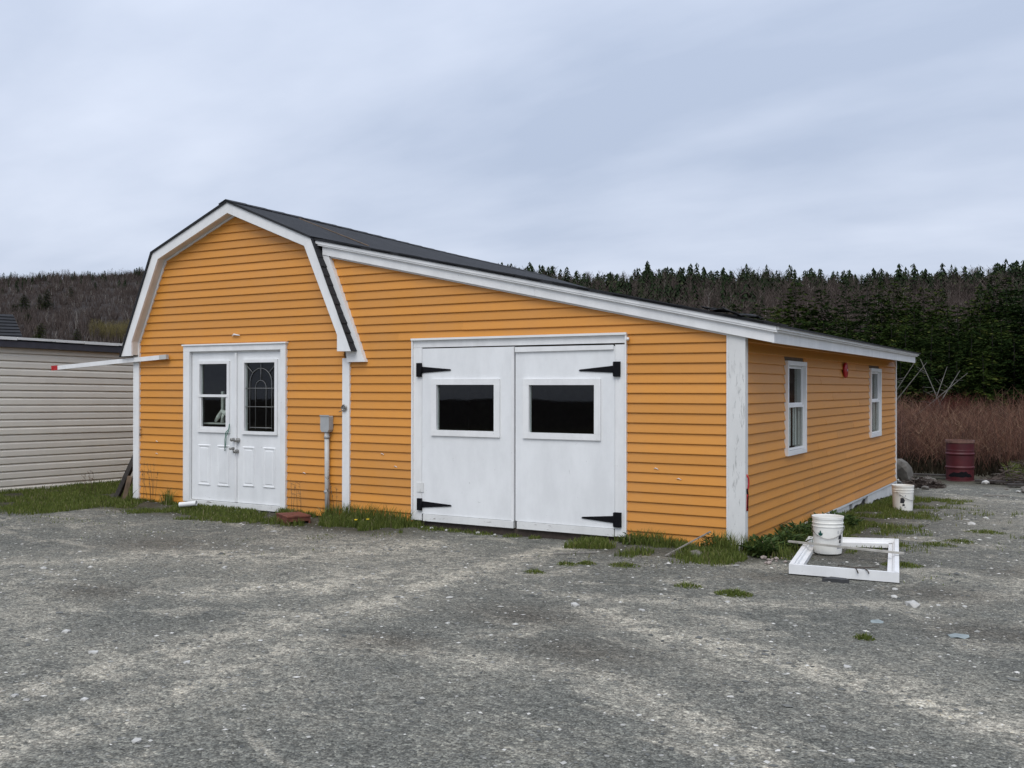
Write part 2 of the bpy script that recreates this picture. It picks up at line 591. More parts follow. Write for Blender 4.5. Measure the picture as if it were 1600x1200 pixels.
# ---------------------------------------------------------------- ground
def hill(x, y):
    x, y = np.asarray(x, float), np.asarray(y, float)
    r = np.hypot(x - 0, y + 4)
    az = np.degrees(np.arctan2(-x, y + 4))           # 0 = straight back, positive to the left
    H = 31.2 + 6.0 * (fbm(az / 9.0 + 40, az * 0 + 2.0, 3) - 0.5)
    H = H + 2.6 * np.exp(-((az - 27) / 7.0) ** 2) - 1.6 * np.exp(-((az - 2) / 9.0) ** 2) + 3.2 * np.exp(-((az - 48) / 5.5) ** 2)
    H = 3.0 + (H - 3.0) * sm(125, 95, np.abs(az))
    t = np.clip((r - 68) / (300 - 68), 0, 1)
    rise = t ** 1.15 * (1 - 0.12 * t)
    top = np.where(r > 300, -0.03 * (np.minimum(r, 900) - 300), 0.0)
    bumps = 4.0 * (fbm(x / 38.0 + 9, y / 38.0 + 3, 3) - 0.5) * sm(70, 140, r)
    return H * rise * 1.136 + top + bumps


def gz(x, y):
    x, y = np.asarray(x, float), np.asarray(y, float)
    r = np.hypot(x, y + 4)
    z = -0.20 * sm(1.0, 10.5, y) - 0.15 * sm(12, 24, y)
    near = 0.035 * (fbm(x / 1.7, y / 1.7, 4) - 0.5) + 0.05 * (fbm(x / 5.0 + 8, y / 5.0, 2) - 0.5)
    bank = 0.05 * sm(-0.55, -0.05, y) * sm(0.3, -0.2, y) * sm(-9.2, -8.8, x) * sm(-3.6, -4.4, x)
    bank = bank + 0.05 * sm(-0.55, -0.05, y) * sm(0.3, 0.0, y) * sm(-1.7, -1.2, x) * sm(0.2, -0.1, x)
    return z + near * sm(60, 30, r) + bank + hill(x, y) - 0.004


def axis_lines(lo, hi, step, far, growth=1.16):
    a = list(np.arange(lo, hi + 1e-6, step))
    d, v = step, hi
    up = []
    while v < far:
        d = min(d * growth, 26)
        v += d
        up.append(v)
    d, v = step, lo
    dn = []
    while v > -far:
        d = min(d * growth, 26)
        v -= d
        dn.append(v)
    return np.array(dn[::-1] + a + up)


gx = axis_lines(-13.0, 5.0, 0.085, 900)
gy = axis_lines(-9.0, 13.0, 0.10, 900)
GX, GY = np.meshgrid(gx, gy, indexing='ij')
GZ = gz(GX, GY)
GV = np.stack([GX, GY, GZ], -1).reshape(-1, 3)
ni, nj = len(gx), len(gy)
ii, jj = np.meshgrid(np.arange(ni - 1), np.arange(nj - 1), indexing='ij')
q = (ii * nj + jj).ravel()
GF = np.stack([q, q + nj, q + nj + 1, q + 1], 1)


def seg_dist(x, y, pts):
    d = np.full(np.shape(x), 1e9)
    for (x0, y0), (x1, y1) in zip(pts[:-1], pts[1:]):
        dx, dy = x1 - x0, y1 - y0
        t = np.clip(((x - x0) * dx + (y - y0) * dy) / (dx * dx + dy * dy), 0, 1)
        d = np.minimum(d, np.hypot(x - x0 - t * dx, y - y0 - t * dy))
    return d


# wheel-worn tan tracks in the gravel (width, strength, course)
tracks = [(0.20, 1.0, [(-1.55, -0.15), (-1.83, -0.63), (-1.79, -1.94), (-1.83, -2.98), (-1.79, -3.78)]),
          (0.26, 0.75, [(-1.79, -3.78), (-2.0, -4.8), (-1.93, -5.5), (-2.01, -6.3), (-2.2, -9.0)]),
          (0.22, 0.95, [(-0.2, -3.0), (0.63, -3.46), (1.47, -3.67), (2.13, -3.99), (2.7, -4.34), (4.2, -5.6)]),
          (0.20, 0.75, [(-1.47, -4.7), (-1.31, -5.68), (-1.33, -6.5), (-1.4, -9.0)]),
          (0.17, 0.7, [(-1.2, -4.6), (-0.42, -4.62), (0.19, -4.5), (0.76, -4.6), (1.32, -4.94), (2.4, -6.0)]),
          (0.15, 0.6, [(-0.6, -2.7), (0.27, -2.44), (1.04, -1.93), (1.64, -1.63), (2.5, -0.8), (2.6, 3.0), (2.2, 8.0), (2.6, 14)]),
          (0.35, 0.9, [(-5.2, -2.9), (-3.93, -2.41), (-3.47, -1.69), (-3.15, -1.0)]),
          (0.22, 0.6, [(-7.6, -5.0), (-5.7, -3.87), (-5.01, -3.26)]),
          (0.35, 0.9, [(-2.35, -2.6), (-2.75, -3.25), (-3.1, -3.9)]),
          (0.25, 0.45, [(-3.0, -5.6), (-4.6, -4.6), (-6.6, -4.2), (-9.5, -4.4)]),
          (0.5, 0.6, [(1.2, 8.6), (3.0, 8.2), (6.0, 8.6)])]
wob = 0.22 * (fbm(GX * 1.3, GY * 1.3, 3) - 0.5)
tan = np.zeros_like(GX)
for w, s, pts in tracks:
    d = seg_dist(GX + wob, GY - wob, pts)
    tan = np.maximum(tan, s * np.exp(-(d / w) ** 2))
for cx_, cy_, rx_, ry_, st_ in ((-2.35, -2.3, 1.1, 1.3, .50), (-3.5, -1.3, 1.1, .5, .60), (-2.6, -3.3, .55, .45, .85), (-4.6, -2.6, 1.3, .5, .4), (1.6, -3.9, 1.0, .6, .4),
                                (-1.6, -5.6, 1.2, .8, .35), (2.6, 6.0, 1.0, 3.5, .45)):
    tan = np.maximum(tan, st_ * np.exp(-((GX + wob - cx_) / rx_) ** 2 - ((GY - wob - cy_) / ry_) ** 2))
brown = np.zeros_like(GX)
for bx_, by_, br_ in [(-0.95, -4.49, 0.35), (0.23, -4.07, 0.45), (-0.55, -3.42, 0.5), (1.9, -1.0, 0.5), (2.4, -2.2, 0.5),
                      (0.9, 0.4, 0.6), (-5.6, -2.4, 0.7), (2.6, 0.4, 0.5), (-4.0, -4.4, 0.4), (0.6, -1.0, 0.4)]:
    brown = np.maximum(brown, np.exp(-(np.hypot(GX - bx_, (GY - by_) * 1.5) / br_) ** 2))
# where gravel gives way to soil and turf
R_ = np.hypot(GX, GY + 4)
soil = np.maximum(sm(10.6, 12.0, GY + 0.8 * (fbm(GX, GY) - 0.5)), sm(22, 30, R_))
soil = np.maximum(soil, sm(-9.0, -9.6, GX) * sm(-1.9, -1.4, GY + 0.5 * (fbm(GX * 1.5, GY * 1.5) - 0.5)))
soil = np.maximum(soil, sm(-1.0, -0.4, GY) * sm(-3.0, -4.5, GX))
soil = np.maximum(soil, 0.7 * sm(-0.75, -0.3, GY) * sm(-1.6, -1.2, GX) * sm(0.5, 0.1, GX))
soil = np.maximum(soil, 0.8 * sm(1.3, 0.5, GX) * sm(0.2, 0.8, GY) * sm(8.8, 6.5, GY))
far = sm(45, 75, R_)

me = mesh_np('ground', GV, GF, 'stone', None, True)
for nm, arr in (('tan', tan), ('brown', brown), ('soil', soil), ('far', far)):
    at = me.attributes.new(nm, 'FLOAT', 'POINT')
    at.data.foreach_set('value', arr.astype(np.float32).ravel())
m, nt, b = new_mat('gravel_yard')


def attr(nt, nm):
    a = nt.nodes.new('ShaderNodeAttribute')
    a.attribute_name = nm
    return a.outputs['Fac']


def mth(nt, op, a, b_, clamp=False):
    n = nt.nodes.new('ShaderNodeMath')
    n.operation = op
    n.use_clamp = clamp
    for i, v in enumerate((a, b_)):
        if isinstance(v, (int, float)):
            n.inputs[i].default_value = v
        else:
            nt.links.new(v, n.inputs[i])
    return n.outputs[0]


pos = geo_pos(nt)
n_big = noise(nt, pos, 0.7, 6, 0.6, 0.5)
n_mid = noise(nt, pos, 6.0, 8, 0.68)
vor = nt.nodes.new('ShaderNodeTexVoronoi')
vor.inputs['Scale'].default_value = 46.0
vor.inputs['Randomness'].default_value = 1.0
nt.links.new(pos, vor.inputs['Vector'])
vor2 = nt.nodes.new('ShaderNodeTexVoronoi')
vor2.inputs['Scale'].default_value = 120.0
nt.links.new(pos, vor2.inputs['Vector'])
sepc = nt.nodes.new('ShaderNodeSeparateColor')
nt.links.new(vor.outputs['Color'], sepc.inputs[0])
sepc2 = nt.nodes.new('ShaderNodeSeparateColor')
nt.links.new(vor2.outputs['Color'], sepc2.inputs[0])
r0 = ramp(nt, [(0.32, (0.108, 0.111, 0.100)), (0.5, (0.174, 0.172, 0.150)), (0.68, (0.265, 0.250, 0.207))])
nt.links.new(mixc(nt, 0.5, n_big.outputs['Fac'], n_mid.outputs['Fac']), r0.inputs[0])
tn = noise(nt, pos, 5.5, 10, 0.78, 0.5)
tr_ = ramp(nt, [(0.45, (0, 0, 0)), (0.55, (1, 1, 1))])
nt.links.new(tn.outputs['Fac'], tr_.inputs[0])
tan_f = mth(nt, 'MULTIPLY', attr(nt, 'tan'), mth(nt, 'ADD', tr_.outputs[0], 0.22), True)
loose = noise(nt, geo_pos(nt, (0.62, 1.0, 1)), 1.5, 10, 0.74, 1.0)
lr = ramp(nt, [(0.52, (0, 0, 0)), (0.60, (0.50, 0.50, 0.50))])
nt.links.new(loose.outputs['Fac'], lr.inputs[0])
tan_f = mth(nt, 'MAXIMUM', tan_f, lr.outputs[0])
c = mixc(nt, tan_f, r0.outputs[0], (0.46, 0.422, 0.345))
br_f = mth(nt, 'MULTIPLY', attr(nt, 'brown'), mth(nt, 'ADD', n_mid.outputs['Fac'], 0.15), True)
c = mixc(nt, br_f, c, (0.105, 0.093, 0.076))
# single grains
rs = ramp(nt, [(0.0, (0.20, 0.20, 0.20)), (0.45, (0.47, 0.47, 0.47)), (0.8, (0.58, 0.58, 0.58)), (0.92, (0.74, 0.74, 0.73)), (1.0, (1.0, 0.99, 0.96))])
nt.links.new(sepc.outputs[0], rs.inputs[0])
c = mixc(nt, 0.60, c, rs.outputs[0], 'OVERLAY')
rs2 = ramp(nt, [(0.0, (0.22, 0.22, 0.22)), (0.6, (0.50, 0.50, 0.50)), (1.0, (0.84, 0.84, 0.82))])
nt.links.new(sepc2.outputs[1], rs2.inputs[0])
c = mixc(nt, 0.8, c, rs2.outputs[0], 'OVERLAY')
so_n = noise(nt, pos, 2.2, 7, 0.7)
rso = ramp(nt, [(0.3, (0.045, 0.040, 0.030)), (0.6, (0.085, 0.078, 0.055)), (0.8, (0.15, 0.14, 0.115))])
nt.links.new(so_n.outputs['Fac'], rso.inputs[0])
c = mixc(nt, attr(nt, 'soil'), c, rso.outputs[0])
fn = noise(nt, geo_pos(nt), 0.06, 8, 0.7)
rf = ramp(nt, [(0.3, (0.030, 0.025, 0.023)), (0.55, (0.048, 0.040, 0.036)), (0.75, (0.045, 0.042, 0.030))])
nt.links.new(fn.outputs['Fac'], rf.inputs[0])
c = mixc(nt, attr(nt, 'far'), c, rf.outputs[0])
nt.links.new(c, b.inputs['Base Color'])
b.inputs['Roughness'].default_value = 0.95
b.inputs['Specular IOR Level'].default_value = 0.15
hgt = mth(nt, 'ADD', mth(nt, 'MULTIPLY', vor.outputs['Distance'], -1.0), mth(nt, 'MULTIPLY', n_mid.outputs['Fac'], 0.9))
bump(nt, b, hgt, 0.95, 0.016)
me.materials[0] = m
ground = link('ground', me)
tag(ground, 'grey gravel yard with pale wheel tracks running up to the hills', 'ground', kind='structure')


def on_ground(x, y):
    return float(gz(x, y))


# ---------------------------------------------------------------- main building
BX0, BX1, BY1 = -8.93, 0.0, 8.80              # left wall, right wall, rear wall; the front is y = 0
CX = -6.955                                    # ridge of the gambrel gable
shop = empty('workshop', (-4.5, 4.4, 0.0))
tag(shop, 'orange clapboard workshop with white trim, gambrel gable and long lean-to', 'building')


def rake(x):                                   # underside of the lean-to's rake board
    return 2.095 + 0.2158 * (0.32 - x)


def gam_in(z):                                 # half width of the gable wall under its soffit
    if z <= 2.30:
        return 1.875
    if z <= 3.45:
        return 1.875 + (1.345 - 1.875) * (z - 2.30) / 1.15
    return max(0.0, 1.345 * (3.985 - z) / (3.985 - 3.45))


board_cache = {}


def siding_board(parent, axis, plane, u0b, u1b, u0t, u1t, z, h, out, mat='siding', drop=0.0225):
    """one course: wedge, its lower edge proud. axis 'x' runs along x at y=plane, 'y' runs along y at x=plane"""
    if u1b - u0b < 0.01 and u1t - u0t < 0.01:
        return
    lo_, hi_ = max(u0b, u0t), min(u1b, u1t)
    if hi_ - lo_ > 3.72:                         # long courses are two lengths, lapped at a staggered joint
        j_ = lo_ + 0.6 + (hi_ - lo_ - 1.2) * ((round(z / h) * 0.381) % 1.0)
        siding_board(parent, axis, plane, u0b, j_, u0t, j_, z, h, out, mat, drop)
        siding_board(parent, axis, plane, j_ - 0.02, u1b, j_ - 0.02, u1t, z - 0.0012, h, out, mat, drop + 0.002)
        return
    key = tuple(round(v, 4) for v in (u1b - u0b, u0t - u0b, u1t - u0b, h, out, drop)) + (axis, mat)
    if key not in board_cache:
        d0, d1 = 0.002, drop                   # stand-off at the top and at the lower lip
        L, a, c_ = u1b - u0b, u0t - u0b, u1t - u0b
        lip = 0.010
        if mat == 'beige':                      # dutch-lap: flat face with a sloped shoulder under the course above
            prof = [(0.0, 0.0), (d1 - 0.003, 0.0), (d1, 0.003), (d1 * 0.92, h * 0.66), (d1 * 0.80, h * 0.72), (d0, h + 0.004), (0.0, h + 0.004)]
        else:
            prof = [(0.0, 0.0), (d1 - 0.006, 0.0), (d1, 0.006), (d1 * 0.93, lip + 0.006), (d0, h + 0.006), (0.0, h + 0.006)]
        vs = []
        for end in (0, 1):
            for (d, zz) in prof:
                t = min(1.0, zz / h)
                u = (a * t) if end == 0 else (L + (c_ - L) * t)
                if axis == 'x':
                    vs.append((u, -d, zz))
                else:
                    vs.append((d * out, u, zz))
        n = len(prof)
        fs = [tuple(range(n - 1, -1, -1)), tuple(range(n, 2 * n))] + [(i, (i + 1) % n, (i + 1) % n + n, i + n) for i in range(n)]
        if (axis == 'x') or out < 0:
            pass
        me_ = bpy.data.meshes.new('siding_board')
        me_.from_pydata(vs, [], fs)
        me_.materials.append(MAT[mat])
        bm_fix(me_)
        board_cache[key] = me_
    z += rnd.uniform(-0.0012, 0.0012)
    loc = (u0b, plane, z) if axis == 'x' else (plane, u0b, z)
    return link('siding_board', board_cache[key], parent, loc)


import bmesh


def bm_fix(me_):
    bm_ = bmesh.new()
    bm_.from_mesh(me_)
    bmesh.ops.recalc_face_normals(bm_, faces=bm_.faces)
    bm_.to_mesh(me_)
    bm_.free()


# --- wall sheathing (with real openings) and the siding on it
SH = 0.02                                      # sheathing face lies this far behind the siding's lip line
gw = MB()
gw.box(BX0, -7.86, SH, 0.11, 0.0, 2.2).box(-6.07, -5.0, SH, 0.11, 0.0, 2.2)
gw.prism([(BX0 + .02, 2.2), (-4.99, 2.2), (CX + 1.86, 2.31), (CX + 1.33, 3.46), (CX, 4.0), (CX - 1.33, 3.46), (CX - 1.86, 2.31)], SH, 0.11)
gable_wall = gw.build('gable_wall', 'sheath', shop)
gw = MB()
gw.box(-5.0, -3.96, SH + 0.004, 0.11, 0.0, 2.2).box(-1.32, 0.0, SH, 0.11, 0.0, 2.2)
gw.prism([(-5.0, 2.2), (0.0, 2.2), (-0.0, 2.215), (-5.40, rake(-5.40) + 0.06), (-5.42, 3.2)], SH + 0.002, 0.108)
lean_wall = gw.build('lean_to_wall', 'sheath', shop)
W1, W2 = (1.60, 2.36), (6.48, 7.24)            # window openings in the side wall
WZ = (0.94, 1.915)
gw = MB()
for a_, b_ in ((0.0, W1[0]), (W1[1], W2[0]), (W2[1], BY1)):
    gw.box(-0.11, -SH, a_ + 0.112 * (a_ == 0), b_, 0.0, 2.23)
for a_, b_ in (W1, W2):
    gw.box(-0.11, -SH, a_, b_, 0.0, WZ[0]).box(-0.11, -SH, a_, b_, WZ[1], 2.23)
side_wall = gw.build('side_wall', 'sheath', shop)
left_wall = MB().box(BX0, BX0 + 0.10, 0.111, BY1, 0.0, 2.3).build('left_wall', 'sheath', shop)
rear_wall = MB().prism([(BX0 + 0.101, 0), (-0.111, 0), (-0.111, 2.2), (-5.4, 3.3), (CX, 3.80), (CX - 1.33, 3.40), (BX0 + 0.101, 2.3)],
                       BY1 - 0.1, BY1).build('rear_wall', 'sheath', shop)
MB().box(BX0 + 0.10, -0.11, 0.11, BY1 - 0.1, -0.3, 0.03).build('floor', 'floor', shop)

# gable courses
h, z0 = 0.1059, 0.03
k = 0
while z0 + k * h < 3.96:
    zb, zt = z0 + k * h, z0 + (k + 1) * h
    wb, wt = gam_in(zb), gam_in(min(zt, 3.985))
    L0b, L0t = max(-8.83, CX - wb), max(-8.83, CX - wt)
    L1b, L1t = min(-5.06, CX + wb), min(-5.06, CX + wt)
    if zb < 2.14:
        siding_board(gable_wall, 'x', SH, L0b, -7.91, L0b, -7.91, zb, h, 1)
        siding_board(gable_wall, 'x', SH, -6.02, L1b, -6.02, L1b, zb, h, 1)
    elif zb < 2.24:
        siding_board(gable_wall, 'x', SH, L0b, -7.91, L0t, -7.91, zb, h, 1)
        siding_board(gable_wall, 'x', SH, -6.02, L1b, -6.02, L1t, zb, h, 1)
    else:
        siding_board(gable_wall, 'x', SH, L0b, L1b, L0t, L1t, zb, h, 1)
    k += 1
siding_board(gable_wall, 'x', SH, -7.91, -6.02, -7.91, -6.02, 2.237, 0.012, 1)

# lean-to courses
h, z0 = 0.1033, 0.05


def lean_left(z):
    if z < 1.985:
        return -4.98
    return -4.715 + (-5.29 + 4.715) * (z - 1.975) / (3.30 - 1.975)


def lean_right(z):
    x = 0.32 - (z - 2.115) / 0.2158
    return min(-0.15, x)


for k in range(33):
    zb, zt = z0 + k * h, z0 + (k + 1) * h
    a_b, a_t = lean_left(zb), lean_left(zt)
    if zb < 1.985 <= zt:
        a_t = a_b
    b_b, b_t = lean_right(zb), lean_right(zt)
    if b_b <= a_b:
        break
    b_t = max(b_t, a_t)
    if zb < 2.13:
        siding_board(lean_wall, 'x', SH, a_b, -4.01, a_t, -4.01, zb, h, 1)
        siding_board(lean_wall, 'x', SH, -1.27, b_b, -1.27, b_t, zb, h, 1)
    elif zb < 2.21:
        siding_board(lean_wall, 'x', SH, a_b, -4.01, a_t, -4.01, zb, h, 1)
        siding_board(lean_wall, 'x', SH, -1.27, b_b, -1.27, b_t, zb, h, 1)
    else:
        siding_board(lean_wall, 'x', SH, a_b, b_b, a_t, b_t, zb, h, 1)

# side courses
for k in range(21):
    zb = z0 + k * h
    if zb + h < 0.90 or zb > 1.95:
        cuts = [(0.06, 8.765)]
    else:
        cuts = [(0.06, W1[0] - 0.05), (W1[1] + 0.05, W2[0] - 0.05), (W2[1] + 0.05, 8.765)]
    for a_, b_ in cuts:
        siding_board(side_wall, 'y', -SH, a_, b_, a_, b_, zb, h, 1)
    siding_board(left_wall, 'y', BX0, 0.0, BY1, 0.0, BY1, zb, h, -1)

# --- corner posts and base trims
MB().box(-8.945, -8.825, -0.022, 0.017, 0.04, 2.30).build('corner_post', 'white', shop)
MB().box(-5.085, -4.972, -0.020, 0.018, 0.04, 2.02).build('corner_post', 'white', shop)
cp = MB().box(-0.155, 0.004, -0.026, 0.017, -0.02, 2.20).build('corner_post', 'worn', shop)
cp['label'] = 'weathered flaking white corner post'
MB().box(0.004, 0.024, -0.026, 0.062, 0.0, 2.17).build('corner_trim', 'worn', shop)
MB().box(-0.172, -0.156, -0.012, 0.016, 0.05, 2.19).build('corner_trim', 'vinylwhite', shop)
MB().box(-0.019, 0.013, 8.768, 8.825, -0.02, 2.15).build('corner_trim', 'vinylwhite', shop)
MB().box(-0.018, 0.014, 0.064, 8.766, 0.012, 0.049).build('base_trim', 'vinylwhite', shop)
MB().box(-4.97, -4.02, -0.012, 0.018, 0.0, 0.046).build('base_trim', 'vinylwhite', shop)
MB().box(-1.26, -0.173, -0.010, 0.018, 0.0, 0.046).build('base_trim', 'vinylwhite', shop)
MB().box(-8.82, -7.915, -0.010, 0.018, -0.02, 0.028).build('base_trim', 'vinylwhite', shop)
for (a_, b_, zz, tilt) in ((0.07, 1.1, -0.07, 0.0), (1.12, 2.75, -0.10, 0.01), (2.78, 4.98, -0.12, -0.02), (5.2, 6.25, -0.08, 0.01),
                           (6.27, 7.4, -0.12, 0.0), (7.45, 8.74, -0.13, -0.015)):
    mb_ = MB()
    n_ = 7
    top = [(a_ + (b_ - a_) * i / n_, 0.011) for i in range(n_ + 1)]
    bot = [(a_ + (b_ - a_) * i / n_, zz + rnd.uniform(-0.025, 0.02) + tilt * i) for i in range(n_ + 1)]
    mb_.prism(bot + top[::-1], -0.035 + rnd.uniform(-0.006, 0.004), 0.002 + rnd.uniform(-0.008, 0.004), 'x')
    mb_.build('foundation_board', 'worn', shop)
MB().box(-8.9, -0.13, 0.022, 0.10, -0.3, -0.001).build('foundation', 'darkwood', shop)
MB().box(-0.13, -0.04, 0.02, BY1, -0.4, -0.001).build('foundation', 'darkwood', shop)

# --- gambrel gable: rake boards, soffits, roof
OH = -0.14
hw = dict(pk=(0, 4.115), kn=(1.45, 3.535), lo=(2.105, 2.100), ipk=(0, 3.975), ikn=(1.345, 3.445), il=(1.885, 2.305), ilo=(1.885, 2.104))
for s in (-1, 1):
    P = {k_: (CX + s * v[0], v[1]) for k_, v in hw.items()}
    MB().prism([P['pk'], P['kn'], P['ikn'], P['ipk']], OH, OH + 0.03).build('rake_board', 'white', shop)
    MB().prism([P['kn'], P['lo'], P['ilo'], P['il'], P['ikn']], OH + 0.0008, OH + 0.03).build('rake_board', 'white', shop)
    t_ = 0.012
    a_, b_, c_ = P['ipk'], P['ikn'], P['il']
    MB().prism([a_, b_, (b_[0] + s * .004, b_[1] + t_), (a_[0], a_[1] + t_)], OH + 0.031, 0.013).build('soffit', 'soffit', shop)
    MB().prism([b_, c_, (c_[0] + s * t_, c_[1]), (b_[0] + s * t_, b_[1] + .004)], OH + 0.031, 0.0132).build('soffit', 'soffit', shop)
    MB().prism([c_, P['ilo'], (P['ilo'][0] + s * t_, P['ilo'][1]), (c_[0] + s * t_, c_[1])], OH + 0.031, 0.0134).build('soffit', 'soffit', shop)
    MB().prism([P['ilo'], (P['lo'][0] - s * .012, 2.101), (P['lo'][0] - s * .012, 2.112), (P['ilo'][0], 2.115)], OH + 0.031, 0.0136).build('soffit', 'soffit', shop)
    # thin trim where the wall meets the soffit
    MB().prism([(a_[0], a_[1] - .002), (b_[0], b_[1] - .002), (b_[0] - s * .010, b_[1] - .022), (a_[0], a_[1] - .026)], -0.012, 0.012).build('soffit_trim', 'vinylwhite', shop)
    MB().prism([(b_[0] - s * .001, b_[1]), (c_[0] - s * .001, c_[1]), (c_[0] - s * .022, c_[1]), (b_[0] - s * .022, b_[1] - .010)], -0.0122, 0.012).build('soffit_trim', 'vinylwhite', shop)

# roof skins (outer face of the boards + shingle thickness)
th = 0.028
RB = 8.86
lk, ll, pk = (CX - 1.45, 3.535), (CX - 2.105, 2.10), (CX, 4.115)
rk, rl = (CX + 1.45, 3.535), (CX + 2.105, 2.10)
SAG = 0.145                                    # the old ridge has sunk towards the rear


def upper_slope(kx, kz, s_):
    a_, b_ = OH - 0.02, RB
    mb_ = MB()
    N_ = 8
    vs = []
    for i_ in range(N_ + 1):
        t = i_ / N_
        y_, dz = a_ + (b_ - a_) * t, -SAG * t + 0.012 * math.sin(9 * t) * t
        vs += [(CX, y_, 4.115 + dz), (kx, y_, kz), (kx + s_ * 0.03, y_, kz + th * 0.6), (CX + s_ * 0.002, y_, 4.115 + th + dz)]
    fs = [(0, 1, 2, 3), tuple(N_ * 4 + q_ for q_ in (3, 2, 1, 0))]
    for i_ in range(N_):
        for q_ in range(4):
            fs.append((i_ * 4 + q_, i_ * 4 + 4 + q_, i_ * 4 + 4 + (q_ + 1) % 4, i_ * 4 + (q_ + 1) % 4))
    mb_.add(vs, fs)
    o_ = mb_.build('roof_slope', 'shingle', shop)
    bm_fix(o_.data)


upper_slope(lk[0], lk[1], -1)
upper_slope(rk[0], rk[1], 1)
MB().prism([lk, ll, (ll[0] - th, ll[1] - 0.012), (lk[0] - th, lk[1] + th * 0.55)], OH - 0.018, RB).build('roof_slope', 'shingle', shop)
# the short right-hand lower slope that pokes out in front of the lean-to: overlapping ragged shingles
sl = MB()
sl.prism([rk, rl, (rl[0] + 0.012, rl[1]), (rk[0] + 0.012, rk[1])], OH + 0.0, 0.014)
slope = sl.build('roof_slope', 'shingle', shop)
n_ = 12
for i in range(n_):
    t0, t1 = i / n_, min(1.0, (i + 1.12) / n_)
    j = rnd.uniform(-0.006, 0.006)
    A = (rk[0] + (rl[0] - rk[0]) * t0 + 0.013, rk[1] + (rl[1] - rk[1]) * t0)
    B = (rk[0] + (rl[0] - rk[0]) * t1 + 0.013, rk[1] + (rl[1] - rk[1]) * t1)
    MB().prism([A, B, (B[0] + 0.014 + j, B[1] + 0.006), (A[0] + 0.004, A[1] + 0.004)], OH - 0.010 + rnd.uniform(-.010, .008), 0.012).build('shingle', 'shingle', slope)
# ridge cap and pale seam strip across the upper slope
for i in range(24):
    y0 = OH - 0.03 + i * 0.372
    t = (y0 + 0.18 - OH) / (RB - OH)
    zc_ = 4.115 + th - SAG * t + 0.012 * math.sin(9 * t) * t
    MB().prism([(CX - 0.13, zc_ - 0.046), (CX, zc_ + 0.004), (CX + 0.13, zc_ - 0.046),
                (CX + 0.13, zc_ - 0.036), (CX, zc_ + 0.014), (CX - 0.13, zc_ - 0.036)], y0, y0 + 0.362).build('ridge_cap', 'shingle', shop)
zr = lambda x, t: 4.115 + th - SAG * t - (0.4 - SAG * t / 1.45) * (x - CX)
MB().prism([(CX + 0.15, zr(CX + 0.15, .14) + 0.001), (rk[0] - 0.05, zr(rk[0] - 0.05, .14) + 0.004), (rk[0] - 0.05, zr(rk[0] - 0.05, .14) + 0.014),
            (CX + 0.15, zr(CX + 0.15, .14) + 0.010)], 1.075, 1.105).build('roof_batten', 'brownwood', shop)

# --- lean-to: rake boards along the front, eave boards along the side, roof
xl, xr = -5.40, 0.32


def strip(x0, x1, d0, d1, y0, y1, name, mat):
    return MB().prism([(x0, rake(x0) + d0), (x1, rake(x1) + d0), (x1, rake(x1) + d1), (x0, rake(x0) + d1)], y0, y1).build(name, mat, shop)


strip(-5.375, -2.33, 0.0, 0.105, -0.060, -0.030, 'rake_board', 'white')
strip(-2.327, xr, 0.0, 0.105, -0.061, -0.030, 'rake_board', 'white')
strip(-5.43, -2.21, 0.106, 0.163, -0.090, -0.028, 'rake_trim', 'white')
strip(-2.207, 0.352, 0.106, 0.163, -0.091, -0.028, 'rake_trim', 'white')
strip(-5.46, 0.350, 0.124, 0.1635, -0.0975, -0.0915, 'drip_edge', 'white')
strip(-5.30, -0.156, -0.020, -0.001, -0.018, 0.016, 'rake_molding', 'vinylwhite')
ze = 2.095
MB().box(0.290, 0.3205, -0.0295, 8.80, ze, ze + 0.105).build('eave_board', 'white', shop)
MB().box(0.288, 0.353, -0.0275, 3.9, ze + 0.106, ze + 0.158).build('eave_trim', 'white', shop)
MB().box(0.288, 0.355, 3.903, 8.81, ze + 0.106, ze + 0.158).build('eave_trim', 'white', shop)
MB().box(0.354, 0.374, -0.09, 8.83, ze + 0.124, ze + 0.157).build('drip_edge', 'white', shop)
MB().box(0.021, 0.289, -0.029, 8.80, ze + 0.075, ze + 0.088).build('soffit', 'brownwood', shop)
lr_ = MB()
x0_, x1_ = -5.52, 0.395
lr_.prism([(x0_, rake(x0_) + 0.165), (x1_, rake(x1_) + 0.165), (x1_, rake(x1_) + 0.184), (x0_, rake(x0_) + 0.188)], -0.112, 8.87)
lean_roof = lr_.build('lean_to_roof', 'shingle', shop)
